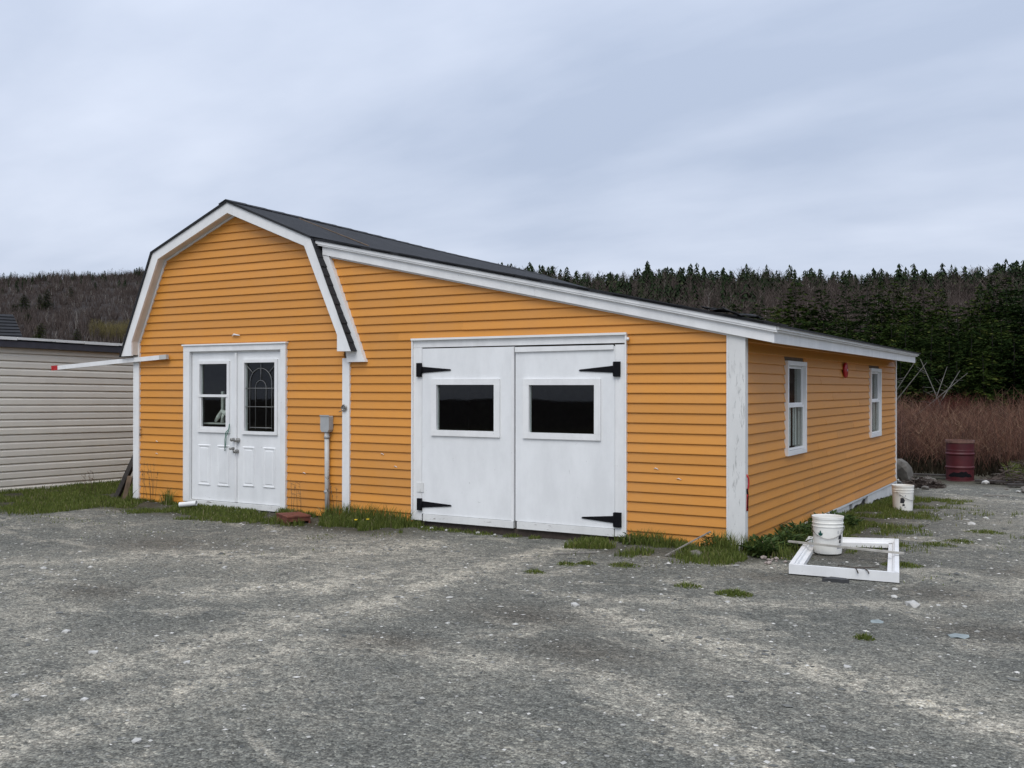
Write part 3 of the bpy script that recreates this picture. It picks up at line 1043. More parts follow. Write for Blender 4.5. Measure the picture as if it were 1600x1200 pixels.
# shingle ends along the rake, uneven, and the lifted torn ones near the corner
x = -5.45
while x < 0.34:
    w = rnd.uniform(0.13, 0.17)
    j = rnd.uniform(-0.014, 0.010)
    MB().prism([(x, rake(x) + 0.186), (x + w, rake(x + w) + 0.186), (x + w, rake(x + w) + 0.196 + rnd.uniform(0, .005)), (x, rake(x) + 0.190)],
               -0.118 + j, 0.16).build('shingle', 'shingle', lean_roof)
    x += w - 0.004
for (x, y, a1, a2, w, d) in ((-0.22, -0.13, 0.16, 0.10, 0.16, 0.22), (-0.08, -0.15, -0.22, 0.22, 0.20, 0.24), (0.02, -0.12, 0.10, -0.16, 0.17, 0.2),
                             (-0.34, -0.12, 0.05, 0.14, 0.13, 0.2), (0.12, -0.12, 0.12, 0.05, 0.12, 0.2)):
    zc_ = rake(x) + 0.215
    mb_ = MB()
    N_ = 4
    for i in range(N_):
        for jx in range(N_):
            pass
    g_ = [(x - w / 2 + w * i / N_, y + d * j_ / N_, zc_ - 0.2158 * (w * (i / N_ - .5)) + a1 * w * (i / N_ - .5) + a2 * d * (.5 - j_ / N_) * 0.5
           + rnd.uniform(-.008, .008)) for i in range(N_ + 1) for j_ in range(N_ + 1)]
    n1 = len(g_)
    vs = g_ + [(p_[0], p_[1], p_[2] + 0.007) for p_ in g_]
    fs = []
    for i in range(N_):
        for j_ in range(N_):
            k0 = i * (N_ + 1) + j_
            fs += [(k0, k0 + 1, k0 + N_ + 2, k0 + N_ + 1), (k0 + n1, k0 + N_ + 1 + n1, k0 + N_ + 2 + n1, k0 + 1 + n1)]
    for i in range(N_):
        k0, k1 = i * (N_ + 1), (i + 1) * (N_ + 1)
        fs += [(k0, k1, k1 + n1, k0 + n1), (k0 + N_, k0 + N_ + n1, k1 + N_ + n1, k1 + N_), (i, i + n1, i + 1 + n1, i + 1),
               (N_ * (N_ + 1) + i, N_ * (N_ + 1) + i + 1, N_ * (N_ + 1) + i + 1 + n1, N_ * (N_ + 1) + i + n1)]
    mb_.add(vs, fs)
    o_ = mb_.build('torn_shingle', 'shingle', lean_roof)
# slanted white board on the lean-to wall beside the gambrel slope
MB().prism([(-5.46, 3.33), (-5.285, 3.305), (-4.705, 1.972), (-4.985, 1.972), (-5.0, 2.08)], -0.052, 0.0165).build('slope_board', 'white', shop)

def pane(x0, x1, y, z0_, z1_, leaf):
    """old glass, its top set in a little deeper than its foot"""
    dy = (z1_ - z0_) * 0.0115
    MB().prism([(y, z0_), (y + 0.004, z0_), (y + dy + 0.004, z1_), (y + dy, z1_)], x0, x1, 'x').build('pane', 'glass', leaf)


# --- double entrance door in the gable
DY = 0.012


def leaf_with_lite(x0, x1, lite, panels, parent_label):
    d = MB()
    lx0, lx1, lz0, lz1 = lite
    yf, yb = 0.020, 0.062
    d.box(x0, lx0, yf, yb, 0.115, 2.125).box(lx1, x1, yf, yb, 0.115, 2.125)
    d.box(lx0, lx1, yf, yb, 0.115, lz0).box(lx0, lx1, yf, yb, lz1, 2.125)
    leaf = d.build('door', 'door', shop)
    leaf['label'] = parent_label
    for (a_, b_, c_, e_) in panels:             # raised panels with a sloped edge
        mb_ = MB()
        o1, o2 = 0.0, 0.035
        vs = []
        for (ins, y) in ((0.0, yf - 0.001), (0.012, yf - 0.013), (0.040, yf - 0.004), (0.052, yf - 0.010)):
            vs += [(a_ + ins, y, c_ + ins), (b_ - ins, y, c_ + ins), (b_ - ins, y, e_ - ins), (a_ + ins, y, e_ - ins)]
        fs = []
        for r_ in range(3):
            for i in range(4):
                fs.append((r_ * 4 + i, r_ * 4 + (i + 1) % 4, r_ * 4 + 4 + (i + 1) % 4, r_ * 4 + 4 + i))
        fs.append((12, 13, 14, 15))
        mb_.add(vs, fs)
        mb_.build('door_panel', 'door', leaf)
    fr_ = MB()                                  # the lite's frame, proud of the leaf
    w = 0.042
    for (a_, b_, c_, e_) in ((lx0 - w, lx1 + w, lz1, lz1 + w), (lx0 - w, lx1 + w, lz0 - w, lz0), (lx0 - w, lx0, lz0, lz1), (lx1, lx1 + w, lz0, lz1)):
        fr_.box(a_, b_, -0.004, 0.0195, c_, e_)
    fr_.build('lite_frame', 'white', leaf)
    pane(lx0, lx1, 0.030, lz0, lz1, leaf)
    return leaf


lf1 = leaf_with_lite(-7.785, -6.932, (-7.618, -7.098, 1.085, 1.975), [(-7.66, -7.42, 0.315, 0.875), (-7.295, -7.055, 0.315, 0.875)],
                     'white panelled door leaf with a two-part window')
lf2 = leaf_with_lite(-6.926, -6.115, (-6.778, -6.235, 1.075, 1.985), [(-6.82, -6.60, 0.335, 0.87), (-6.45, -6.23, 0.335, 0.87)],
                     'white panelled door leaf with an arched leaded window')
sash = MB()
sash.box(-7.640, -7.080, -0.010, 0.0285, 1.525, 1.560)
sash.box(-7.617, -7.590, 0.002, 0.0285, 1.12, 1.5245).box(-7.122, -7.099, 0.002, 0.0285, 1.12, 1.5245).box(-7.617, -7.099, 0.002, 0.0285, 1.086, 1.12)
sash.build('sash', 'white', lf1)
lead = MB()                                     # came lines of the leaded lite


def came(pts, r_=0.0045):
    lead.tube([(p_[0], 0.027, p_[1]) for p_ in pts], r_, 5)


cxl = -6.505
for (hw_, z_a, z_b) in ((0.196, 1.105, 1.715), (0.095, 1.105, 1.655)):
    arc = [(cxl + hw_ * math.cos(a), z_b + hw_ * math.sin(a)) for a in np.linspace(0, math.pi, 15)]
    came([(cxl + hw_, z_a)] + arc + [(cxl - hw_, z_a)], 0.0042 if hw_ > 0.1 else 0.0036)
came([(-6.777, 1.645), (-6.236, 1.645)], 0.005)
came([(-6.777, 1.400), (-6.236, 1.400)], 0.005)
came([(-6.70, 1.125), (-6.31, 1.125)], 0.006)
came([(cxl, 1.911), (cxl, 1.984)], 0.004)
came([(cxl, 1.75), (cxl, 1.911)], 0.003)
came([(cxl - 0.145, 1.852), (-6.777, 1.965)], 0.005)
came([(cxl + 0.145, 1.852), (-6.236, 1.965)], 0.005)
lead.build('leading', 'lead', lf2)
MB().box(-6.945, -6.913, -0.008, 0.019, 0.12, 2.12).build('astragal', 'white', lf2)
for (x, z, r_) in ((-6.965, 0.955, 0.024), (-6.895, 0.950, 0.026), (-6.985, 0.835, 0.018), (-6.915, 0.80, 0.024)):
    kn = MB()
    kn.tube([(x, 0.019, z), (x, -0.012, z), (x, -0.020, z), (x, -0.048, z), (x, -0.056, z)], [r_ * 1.1, r_ * 1.1, r_ * .5, r_, r_ * .6], 12)
    kn.build('door_knob' if r_ > 0.02 else 'deadbolt', 'steel', lf2 if x > -6.93 else lf1)
rp = MB()
rp.tube([(-7.035, -0.012, 1.165), (-7.045, -0.018, 1.09), (-7.09, -0.022, 1.055), (-7.115, -0.016, 0.96), (-7.118, -0.014, 0.80)], 0.006, 6)
rp.tube([(-7.05, -0.016, 1.08), (-7.085, -0.02, 1.0), (-7.098, -0.016, 0.90), (-7.117, -0.014, 0.83)], 0.004, 6)
rp.build('rope_pull', 'green', lf1)
# casing round the entrance
MB().box(-7.91, -7.79, -0.028, 0.019, 0.085, 2.148).build('door_casing', 'white', shop)
MB().box(-6.11, -6.02, -0.028, 0.019, 0.085, 2.148).build('door_casing', 'white', shop)
MB().box(-7.91, -6.02, -0.0285, 0.019, 2.149, 2.226).build('door_casing', 'white', shop)
MB().box(-7.925, -6.005, -0.046, 0.018, 2.227, 2.247).build('drip_cap', 'vinylwhite', shop)
MB().box(-7.79, -6.11, -0.012, 0.10, 0.04, 0.108).build('threshold', 'chipped', shop)
MB().box(-7.79, -6.11, 0.02, 0.09, 2.127, 2.148).build('head_jamb', 'white', shop)

shelf = empty('shelf', (-7.35, 0.22, 1.15))
tag(shelf, 'shelf with a pale bundle seen through the lower left entrance pane', 'shelf')
MB().box(-7.70, -7.00, 0.115, 0.30, 1.150, 1.168).build('shelf_board', 'conduit', shelf)
MB().box(-7.46, -7.42, 0.24, 0.27, 1.169, 1.60).build('upright', 'conduit', shelf)
mb_ = MB()
mb_.tube([(-7.50, 0.18, 1.185), (-7.43, 0.17, 1.26), (-7.36, 0.16, 1.33), (-7.29, 0.17, 1.30), (-7.22, 0.16, 1.34), (-7.14, 0.18, 1.33)],
         [0.018, 0.030, 0.026, 0.040, 0.022, 0.014], 7)
mb_.tube([(-7.36, 0.165, 1.18), (-7.35, 0.16, 1.25), (-7.31, 0.165, 1.32)], [0.022, 0.016, 0.03], 6)
mb_.tube([(-7.26, 0.165, 1.17), (-7.24, 0.17, 1.22), (-7.17, 0.165, 1.20)], [0.02, 0.026, 0.012], 6)
mb_.build('pale_bundle', 'pail', shelf)

# --- big double plank doors in the lean-to


def big_leaf(x0, x1, win, label, head):
    w0, w1, wz0, wz1 = win
    d = MB()
    yf, yb = 0.000, 0.045
    d.box(x0, w0, yf, yb, 0.165, head).box(w1, x1, yf, yb, 0.165, head)
    d.box(w0, w1, yf, yb, 0.165, wz0).box(w0, w1, yf, yb, wz1, head)
    leaf = d.build('door', 'door', shop)
    leaf['label'] = label
    c_ = 0.075
    MB().box(w0 - c_, w1 + c_ * 0.98, -0.020, -0.001, wz1, wz1 + 0.067).build('window_casing', 'white', leaf)
    MB().box(w0 - c_, w1 + c_, -0.021, -0.001, wz0 - 0.067, wz0).build('window_casing', 'white', leaf)
    MB().box(w0 - c_, w0, -0.019, -0.001, wz0, wz1).build('window_casing', 'white', leaf)
    MB().box(w1, w1 + c_, -0.022, -0.001, wz0, wz1).build('window_casing', 'white', leaf)
    pane(w0, w1, 0.014, wz0, wz1, leaf)
    kick = MB()
    kick.box(x0 + 0.025, x1 - 0.004, -0.016, 0.04, 0.082, 0.161)
    kick.build('kick_board', 'chipped', leaf)
    return leaf


bl = big_leaf(-3.885, -2.622, (-3.672, -2.880, 1.160, 1.690), 'left white plank door leaf with a single window', 2.118)
br = big_leaf(-2.606, -1.392, (-2.428, -1.626, 1.160, 1.687), 'right white plank door leaf with a single window', 2.100)


def hinge(leaf, xp0, xp1, z0_, z1_, xt, zt):
    hb = MB()
    hb.box(xp0, xp1, -0.030, -0.017 if False else -0.0012, z0_, z1_)
    zc_ = (z0_ + z1_) / 2
    near = xp1 if xt > xp0 else xp0
    s_ = 1 if xt > near else -1
    hb.prism([(near + s_ * .001, zc_ - 0.038), (near + s_ * .001, zc_ + 0.038), (xt, zt + 0.009), (xt + s_ * .012, zt), (xt, zt - 0.009)], -0.010, -0.0012)
    hb.tube([(near, -0.022, z0_ + 0.004), (near, -0.022, z1_ - 0.004)], 0.010, 8)
    hb.build('strap_hinge', 'black', leaf)


hinge(bl, -3.952, -3.887, 1.785, 1.948, -3.484, 1.863)
hinge(bl, -3.940, -3.882, 0.205, 0.345, -3.475, 0.283)
hinge(br, -1.395, -1.325, 1.775, 1.935, -1.803, 1.845)
hinge(br, -1.392, -1.312, 0.185, 0.340, -1.769, 0.258)
MB().box(-4.01, -3.889, -0.0005, 0.018, 0.085, 2.13).build('door_casing', 'white', shop)
MB().box(-1.389, -1.27, -0.0006, 0.018, 0.085, 2.115).build('door_casing', 'white', shop)
MB().box(-4.01, -1.27, -0.0007, 0.018, 2.132, 2.215).build('door_casing', 'white', shop)
MB().box(-4.028, -4.011, -0.024, 0.018, 0.085, 2.215).build('casing_edge', 'vinylwhite', shop)
MB().box(-1.269, -1.252, -0.024, 0.018, 0.085, 2.215).build('casing_edge', 'vinylwhite', shop)
MB().box(-4.03, -1.25, -0.034, 0.017, 2.216, 2.240).build('drip_cap', 'vinylwhite', shop)
MB().prism([(-2.604, 2.055), (-1.402, 2.064), (-1.402, 2.112), (-2.604, 2.112)], -0.022, -0.0012).build('head_batten', 'white', br)
MB().box(-2.655, -2.6225, -0.012, -0.0015, 0.16, 2.115).build('meeting_stile', 'white', bl)
MB().box(-3.955, -3.86, -0.010, -0.0018, 0.42, 0.53).build('cover_plate', 'worn', bl)
MB().box(-4.0, -1.28, 0.03, 0.10, -0.1, 0.078).build('door_sill', 'sill', shop)

# --- side windows


def side_window(y0, y1):
    z0_, z1_ = WZ
    cw = 0.050
    w = empty('window', (0, 0, 0))
    w.parent = shop
    w.location = Vector((0, (y0 + y1) / 2, z0_)) - origin(shop)
    f_ = MB()
    f_.box(-0.018, 0.030, y0 - cw, y1 + cw, z1_, z1_ + cw).box(-0.018, 0.0305, y0 - cw, y1 + cw, z0_ - cw, z0_)
    f_.box(-0.018, 0.029, y0 - cw, y0, z0_, z1_).box(-0.018, 0.029, y1, y1 + cw, z0_, z1_)
    f_.build('window_frame', 'vinylwhite', w)
    f_ = MB()                                   # jamb liner
    t = 0.006
    f_.box(-0.105, -0.019, y0, y0 + t, z0_, z1_).box(-0.105, -0.019, y1 - t, y1, z0_, z1_)
    f_.box(-0.105, -0.019, y0 + t, y1 - t, z0_, z0_ + t).box(-0.105, -0.019, y0 + t, y1 - t, z1_ - t, z1_)
    f_.build('jamb', 'vinylwhite', w)
    zm = 1.435
    for nm, (a_, b_, xo) in (('upper_sash', (zm + 0.0, z1_ - t, -0.014)), ('lower_sash', (z0_ + t, zm + 0.025, 0.006))):
        if nm == 'upper_sash':
            a_ = zm + 0.0255
        s_ = MB()
        q_ = 0.026
        xi = xo - 0.02
        s_.box(xo - 0.02, xo, y0 + t, y1 - t, a_, a_ + q_).box(xo - 0.02, xo, y0 + t, y1 - t, b_ - q_, b_)
        s_.box(xo - 0.02, xo, y0 + t, y0 + t + q_, a_ + q_, b_ - q_).box(xo - 0.02, xo, y1 - t - q_, y1 - t, a_ + q_, b_ - q_)
        s_.build(nm, 'vinylwhite', w)
        MB().box(xo - 0.014, xo - 0.010, y0 + t + q_, y1 - t - q_, a_ + q_, b_ - q_).build('pane', 'glass', w)
    # hanging blind slats behind the lower pane
    n_ = 5
    for i in range(n_):
        yy = y0 + 0.06 + (y1 - y0 - 0.12) * (i + 0.5) / n_
        wv = 0.032 + 0.02 * (i % 2)
        xs = -0.020 - 0.008 * (i % 2)
        MB().prism([(xs, yy - wv), (xs - 0.006, yy + wv), (xs - 0.009, yy + wv), (xs - 0.003, yy - wv)],
                   z0_ + 0.05, zm - 0.01 + (0.006 * i), 'z').build('blind_slat', 'curtain', w)
    return w


side_window(*W1)
side_window(*W2)

# --- fittings fixed to the walls
bell = MB()
bell.tube([(0.007, 4.61, 1.905), (0.028, 4.61, 1.905), (0.036, 4.61, 1.905), (0.041, 4.61, 1.905)], [0.105, 0.108, 0.098, 0.04], 28)
bell_o = bell.build('alarm_bell', 'red', shop)
bell_o['label'] = 'red round alarm bell high on the side wall'
MB().tube([(0.041, 4.61, 1.905), (0.050, 4.61, 1.905)], 0.016, 10).build('bell_nut', 'pvc', bell_o)
bx = MB()
bx.prism([(-5.385, 1.13), (-5.365, 1.10), (-5.265, 1.10), (-5.245, 1.13), (-5.245, 1.29), (-5.255, 1.30), (-5.375, 1.30), (-5.385, 1.29)], -0.085, -0.001)
bo = bx.build('electrical_box', 'greymetal', shop)
MB().box(-5.39, -5.24, -0.092, -0.0855, 1.295, 1.312).build('box_lid', 'greymetal', bo)
MB().tube([(-5.315, -0.04, 1.10), (-5.31, -0.042, 0.6), (-5.30, -0.045, -0.05)], 0.030, 14).build('conduit_pipe', 'conduit', shop)
for z_ in (1.035, 0.35):
    MB().tube([(-5.313, -0.04, z_ - 0.018), (-5.313, -0.04, z_ + 0.018)], 0.036, 14).build('pipe_clamp', 'greymetal', shop)
rg = MB()
rg.tube([(-5.045 + 0.034 * math.cos(a), -0.036, 1.405 + 0.034 * math.sin(a)) for a in np.linspace(0, 2 * math.pi, 17)], 0.010, 7, cap=False)
rg.tube([(-5.045, -0.021, 1.405), (-5.045, -0.045, 1.405)], 0.014, 8)
rg.tube([(-5.06, -0.03, 1.38), (-5.10, -0.035, 1.36), (-5.13, -0.03, 1.352)], 0.005, 6)
rg.build('hook_ring', 'steel', shop)
MB().tube([(-7.00, -0.004, 2.345), (-6.95, -0.02, 2.365), (-6.90, -0.012, 2.357), (-6.84, -0.02, 2.350)], [0.006, 0.012, 0.010, 0.005], 6).build('light_bracket', 'pvc', shop)
MB().tube([(-1.235, 0.0, 2.178), (-1.225, -0.05, 2.170), (-1.215, -0.06, 2.160)], [0.012, 0.018, 0.010], 8).build('sensor', 'pvc', shop)
MB().tube([(-8.795, -0.004, 1.055), (-8.79, -0.03, 1.05), (-8.79, -0.03, 0.97), (-8.795, -0.004, 0.96)], 0.008, 6).build('pull_handle', 'steel', shop)
MB().tube([(0.026, 0.012, 0.80), (0.040, 0.030, 0.76), (0.040, 0.034, 0.70), (0.034, 0.018, 0.64), (0.032, 0.016, 0.52), (0.030, 0.012, 0.44)],
          0.008, 6).build('red_cord', 'red', shop)
MB().tube([(0.030, 0.014, 0.66), (0.034, 0.020, 0.60), (0.032, 0.016, 0.44)], 0.010, 6).build('cord_hook', 'black', shop)
for i in range(7):
    x = rnd.choice([-5.6, -5.75, -4.5, -4.3, -0.7, -0.95, -8.5])
    z_ = rnd.uniform(0.55, 0.9)
    MB().tube([(x, 0.004, z_), (x + 0.02, -0.006, z_ + 0.01), (x + 0.05, -0.002, z_ - 0.004)], 0.004, 5).build('torn_flake', 'pvc', shop)

# ---------------------------------------------------------------- the beige shed next door
NX = -11.8
shed = empty('beige_shed', (-13.4, 1.0, -0.05))
shed.rotation_euler = (math.radians(-0.7), 0, 0)
tag(shed, 'long beige vinyl-sided shed with charcoal fascia at the left edge', 'shed')
nw = MB().box(NX - 3.2, NX - 0.02, -3.4, 5.2, -0.2, 2.30).build('wall', 'sheath', shed)
hN = 0.1165
for k in range(20):
    siding_board(nw, 'y', NX - 0.02, -3.4, 5.2, -3.4, 5.2, -0.03 + k * hN, hN, 1, 'beige', 0.034)
for k in range(20):
    siding_board(nw, 'x', -3.4, NX - 3.2, NX - 0.0, NX - 3.2, NX - 0.0, -0.03 + k * hN, hN, 1, 'beige', 0.034)
MB().box(NX + 0.001, NX + 0.018, -3.43, -3.37, -0.05, 2.30).build('corner_trim', 'beige', shed)
MB().box(NX - 0.018, NX + 0.10, -3.5, 5.3, 2.272, 2.372).build('fascia', 'darkfascia', shed)
# metal drip edge whose dark paint has peeled: short uneven lengths
y = -3.5
while y < 5.28:
    w = rnd.uniform(0.45, 0.75)
    o_ = MB().box(NX + 0.02, NX + 0.118 + rnd.uniform(-.004, .006), y, min(5.3, y + w - 0.012), 2.390 + rnd.uniform(-.006, .004), 2.432).build('drip_edge', 'chipped', shed)
    y += w
MB().box(NX + 0.0, NX + 0.106, -3.5, 5.3, 2.3725, 2.386).build('fascia_lip', 'black', shed)
MB().prism([(NX - 3.3, 2.22), (NX + 0.018, 2.400), (NX + 0.018, 2.424), (NX - 3.3, 2.27)], -3.52, 5.32).build('roof', 'shingle', shed)

# ---------------------------------------------------------------- dark-roofed house further back on the left
hh = empty('dark_roofed_house', (-18.9, 0.5, -0.1))
tag(hh, 'house with dark shingled roof slope showing behind the beige shed', 'house')
hn, he = Vector((0.929, -0.371, 0)), Vector((0.371, 0.929, 0))     # down the near slope, along the ridge
R1 = Vector((-17.58, 3.78, 3.25))
R0_ = R1 - he * 7.5
run, fall = 2.3, 1.33


def quad_slab(p, n_, t0_, t1_):
    mb_ = MB()
    mb_.add([p[0] + n_ * .001, p[1] + n_ * .001, p[2] + n_ * .001, p[3] + n_ * .001, p[0] + n_ * t0_, p[1] + n_ * t0_, p[2] + n_ * t1_, p[3] + n_ * t1_],
            [(0, 3, 2, 1), (4, 5, 6, 7), (0, 1, 5, 4), (1, 2, 6, 5), (2, 3, 7, 6), (3, 0, 4, 7)])
    return mb_


w_ = MB()
for sgn in (-1, 1):
    pass
ea, eb = hn * (run - 0.3), hn * -(run - 0.3)
zz = Vector((0, 0, 1))
ez = 3.25 - fall * (run - 0.3) / run - 0.03
foot = [R0_ + ea + he * .25, R1 + ea - he * .25, R1 + eb - he * .25, R0_ + eb + he * .25]
vs = [(p.x, p.y, -0.3) for p in foot] + [(p.x, p.y, ez) for p in foot]
ga, gb = R0_ + he * .25, R1 - he * .25
vs += [(ga.x, ga.y, 3.20), (gb.x, gb.y, 3.20)]
w_.add(vs, [(0, 1, 5, 4), (1, 2, 6, 9, 5), (2, 3, 7, 6), (3, 0, 4, 8, 7)])
wo_ = w_.build('wall', 'beige', hh)
bm_fix(wo_.data)
dn = Vector((0, 0, -fall))
for sgn in (1, -1):
    A0, A1 = R0_ + hn * run * sgn + dn, R1 + hn * run * sgn + dn
    nrm = (A1 - A0).cross(R0_ - A0).normalized() * sgn
    deck = quad_slab([A0, A1, R1.copy(), R0_.copy()], nrm, -0.03, -0.03)
    ro_ = deck.build('roof_slope', 'shingle', hh)
    bm_fix(ro_.data)
    if sgn > 0:
        for i in range(18):
            t0_, t1_ = i / 18, (i + 1) / 18
            p = [A0.lerp(R0_, t0_), A1.lerp(R1, t0_), A1.lerp(R1, t1_), A0.lerp(R0_, t1_)]
            c_o = quad_slab(p, nrm, 0.024, 0.005).build('shingle_course', 'shingle', ro_)
            bm_fix(c_o.data)

# ---------------------------------------------------------------- things lying about
# white pole with a red tip wedged under the gable's left eave
pole = empty('white_pole', (-9.3, -0.1, 1.98))
tag(pole, 'long white pole with red tip sticking out under the left eave', 'pole')
mb_ = MB()


def bar(mb_, a, b_, w, hgt):
    a, b_ = Vector(a), Vector(b_)
    d = (b_ - a).normalized()
    u = d.cross(Vector((0, 0, 1))).normalized() * w / 2
    v = u.cross(d).normalized() * hgt / 2
    vs = [a - u - v, a + u - v, a + u + v, a - u + v, b_ - u - v, b_ + u - v, b_ + u + v, b_ - u + v]
    mb_.add(vs, [(0, 1, 2, 3), (7, 6, 5, 4), (0, 4, 5, 1), (1, 5, 6, 2), (2, 6, 7, 3), (3, 7, 4, 0)])
    return mb_


bar(mb_, (-8.98, -0.062, 2.042), (-8.34, -0.055, 2.075), 0.045, 0.062).build('shaft', 'white', pole)
bar(MB(), (-10.52, -0.10, 1.950), (-8.985, -0.062, 2.042), 0.045, 0.062).build('shaft', 'white', pole)
bar(MB(), (-8.338, -0.055, 2.077), (-8.20, -0.053, 2.083), 0.047, 0.064).build('end_sleeve', 'conduit', pole)
mb_ = MB()
bar(mb_, (-10.66, -0.103, 1.943), (-10.522, -0.10, 1.951), 0.052, 0.070)
mb_.build('tip', 'red', pole)

# planks leaning in the gap by the left corner
tag(bar(MB(), (-9.47, 0.10, 0.0), (-8.985, 0.06, 0.66), 0.05, 0.085).build('leaning_plank', 'darkwood'),
    'dark plank leaning at a slant beside the left corner post', 'plank')
tag(bar(MB(), (-9.10, -0.05, -0.02), (-9.00, -0.02, 0.37), 0.04, 0.075).build('short_plank', 'brownwood'),
    'short brown plank standing upright at the left corner post', 'plank')

# white window frame flat on the gravel
zf = 0.012
F = {'fl': Vector((0.655, -0.80, zf)), 'fr': Vector((1.572, -0.75, zf)), 'bl': Vector((0.395, 0.98, zf)), 'br': Vector((1.245, 1.28, zf))}
fo = empty('window_frame', (0.95, 0.1, zf))
tag(fo, 'empty white wooden window frame lying flat on the gravel', 'window frame')


def rail(a, b_, inward, name):
    w, t = 0.098, 0.084
    d = (b_ - a).normalized()
    n_ = Vector((-d.y, d.x, 0))
    if n_.dot(inward - a) < 0:
        n_ = -n_
    prof = [(0, 0), (w, 0), (w, t * 0.5), (w * 0.62, t * 0.5), (w * 0.55, t * 0.78), (w * 0.4, t * 0.80), (w * 0.4, t), (0, t)]
    mb_ = MB()
    vs = [a + n_ * p[0] + d * p[0] * 0.9 + Vector((0, 0, p[1])) for p in prof] + [b_ + n_ * p[0] - d * p[0] * 0.9 + Vector((0, 0, p[1])) for p in prof]
    n = len(prof)
    fs = [tuple(range(n)), tuple(range(2 * n - 1, n - 1, -1))] + [(i, i + n, (i + 1) % n + n, (i + 1) % n) for i in range(n)]
    mb_.add(vs, fs)
    o_ = mb_.build(name, 'white', fo)
    bm_fix(o_.data)


cen = (F['fl'] + F['br']) / 2
rail(F['fl'], F['fr'], cen, 'rail')
rail(F['fr'], F['br'], cen, 'stile')
rail(F['br'], F['bl'], cen, 'rail')
rail(F['bl'], F['fl'], cen, 'stile')
lt = MB()
c0 = F['fl'].lerp(F['fr'], 0.63) + Vector((0, 0.03, 0.084))
lt.tube([c0 + Vector((-0.17, 0.02, 0.006)), c0 + Vector((-0.165, 0.0, 0.02)), c0 + Vector((-0.02, -0.01, 0.012)), c0 + Vector((0.10, 0.0, 0.022)), c0 + Vector((0.17, 0.02, 0.03))], 0.0045, 6)
lt.tube([c0 + Vector((-0.02, -0.01, 0.012)), c0 + Vector((0.0, -0.045, 0.0)), c0 + Vector((0.012, -0.048, -0.03))], 0.005, 6)
lt.tube([c0 + Vector((0.04, -0.01, 0.02)), c0 + Vector((0.09, -0.045, 0.0)), c0 + Vector((0.10, -0.048, -0.025))], 0.005, 6)
lt.build('latch', 'sill', fo)
tag(bar(MB(), (0.36, 0.31, 0.128), (1.47, 0.16, 0.122), 0.032, 0.018).build('wooden_stick', 'lathwood'),
    'thin grey wooden stick laid across the window frame', 'stick')


def pail(c, label, ang, handle):
    o = empty('bucket', c)
    tag(o, label, 'bucket', 'white plastic buckets by the side wall')
    H, r0_, r1_ = 0.37, 0.134, 0.149
    rr = lambda z: r0_ + (r1_ - r0_) * z / H
    prof = [(0.0, 0.004), (r0_ - 0.008, 0.0), (r0_, 0.008), (rr(0.268), 0.268), (rr(0.27) + 0.006, 0.270), (rr(0.275) + 0.006, 0.276),
            (rr(0.278), 0.278), (rr(0.302), 0.302), (rr(0.304) + 0.006, 0.304), (rr(0.31) + 0.006, 0.310), (rr(0.312), 0.312), (rr(0.342), 0.342),
            (rr(0.344) + 0.005, 0.344), (r1_ + 0.006, H - 0.002), (r1_ + 0.004, H), (r1_ - 0.003, H),
            (r1_ - 0.006, H - 0.01), (r0_ - 0.004, 0.012), (0.0, 0.010)]
    MB().lathe(c, prof, 40).build('body', 'pail', o)

    def wrap(u, z, off=0.0015):                 # point on the side of the pail
        a = ang + u
        r_ = rr(z) + off
        return (c[0] + r_ * math.cos(a), c[1] + r_ * math.sin(a), c[2] + z)

    def decal(polys, name, mat):
        mb2 = MB()
        for poly in polys:
            inner = [wrap(u, z, 0.0008) for u, z in poly]
            outer = [wrap(u, z, 0.0024) for u, z in poly]
            n = len(poly)
            mb2.add(inner + outer, [tuple(range(n, 2 * n)), tuple(range(n - 1, -1, -1))] + [(i, (i + 1) % n, (i + 1) % n + n, i + n) for i in range(n)])
        mb2.build(name, mat, o)
    return o, wrap, decal


camxy = Vector((2.989, -9.691))
b1c = Vector((0.700, 0.50, 0.014))
a1 = math.atan2(camxy.y - b1c.y, camxy.x - b1c.x)
o, wrap, decal = pail(b1c, 'white bucket with green leaf print standing inside the window frame', a1, True)
lfp = [(0.0, 0.172), (0.035, 0.188), (0.10, 0.184), (0.165, 0.206), (0.145, 0.222), (0.205, 0.232), (0.12, 0.226), (0.075, 0.218),
       (0.055, 0.246), (0.0, 0.264), (-0.055, 0.246), (-0.075, 0.218), (-0.12, 0.226), (-0.205, 0.232), (-0.145, 0.222), (-0.165, 0.206), (-0.10, 0.184), (-0.035, 0.188)]
decal([[(u * 0.98 - 0.50, 0.178 + (z - 0.172) * 0.66) for u, z in lfp]], 'leaf_print', 'leafprint')
decal([[(0.70, 0.232 - i * 0.011), (1.12, 0.234 - i * 0.011), (1.12, 0.238 - i * 0.011), (0.70, 0.237 - i * 0.011)] for i in range(3)]
      + [[(0.70, 0.060), (1.1, 0.062), (1.1, 0.10), (0.70, 0.098)]], 'fine_print', 'greyprint')
decal([[(0.78, 0.155), (1.05, 0.150), (1.1, 0.180), (0.98, 0.200), (0.84, 0.195)], [(0.86, 0.118), (1.04, 0.112), (1.05, 0.145), (0.88, 0.148)]], 'warning_print', 'blackprint')
hd = MB()
hd.tube([wrap(u, 0.285 - 0.125 * math.cos(u * 0.98) ** 1.0 if abs(u) < 1.58 else 0.285, 0.012) for u in np.linspace(-1.55, 1.55, 21)], 0.0035, 6)
hd.build('handle', 'steel', o)
b2c = Vector((0.59, 5.75, on_ground(0.59, 5.75) - 0.008))
a2 = math.atan2(camxy.y - b2c.y, camxy.x - b2c.x)
o, wrap, decal = pail(b2c, 'white bucket with grey label farther along the side wall', a2, False)
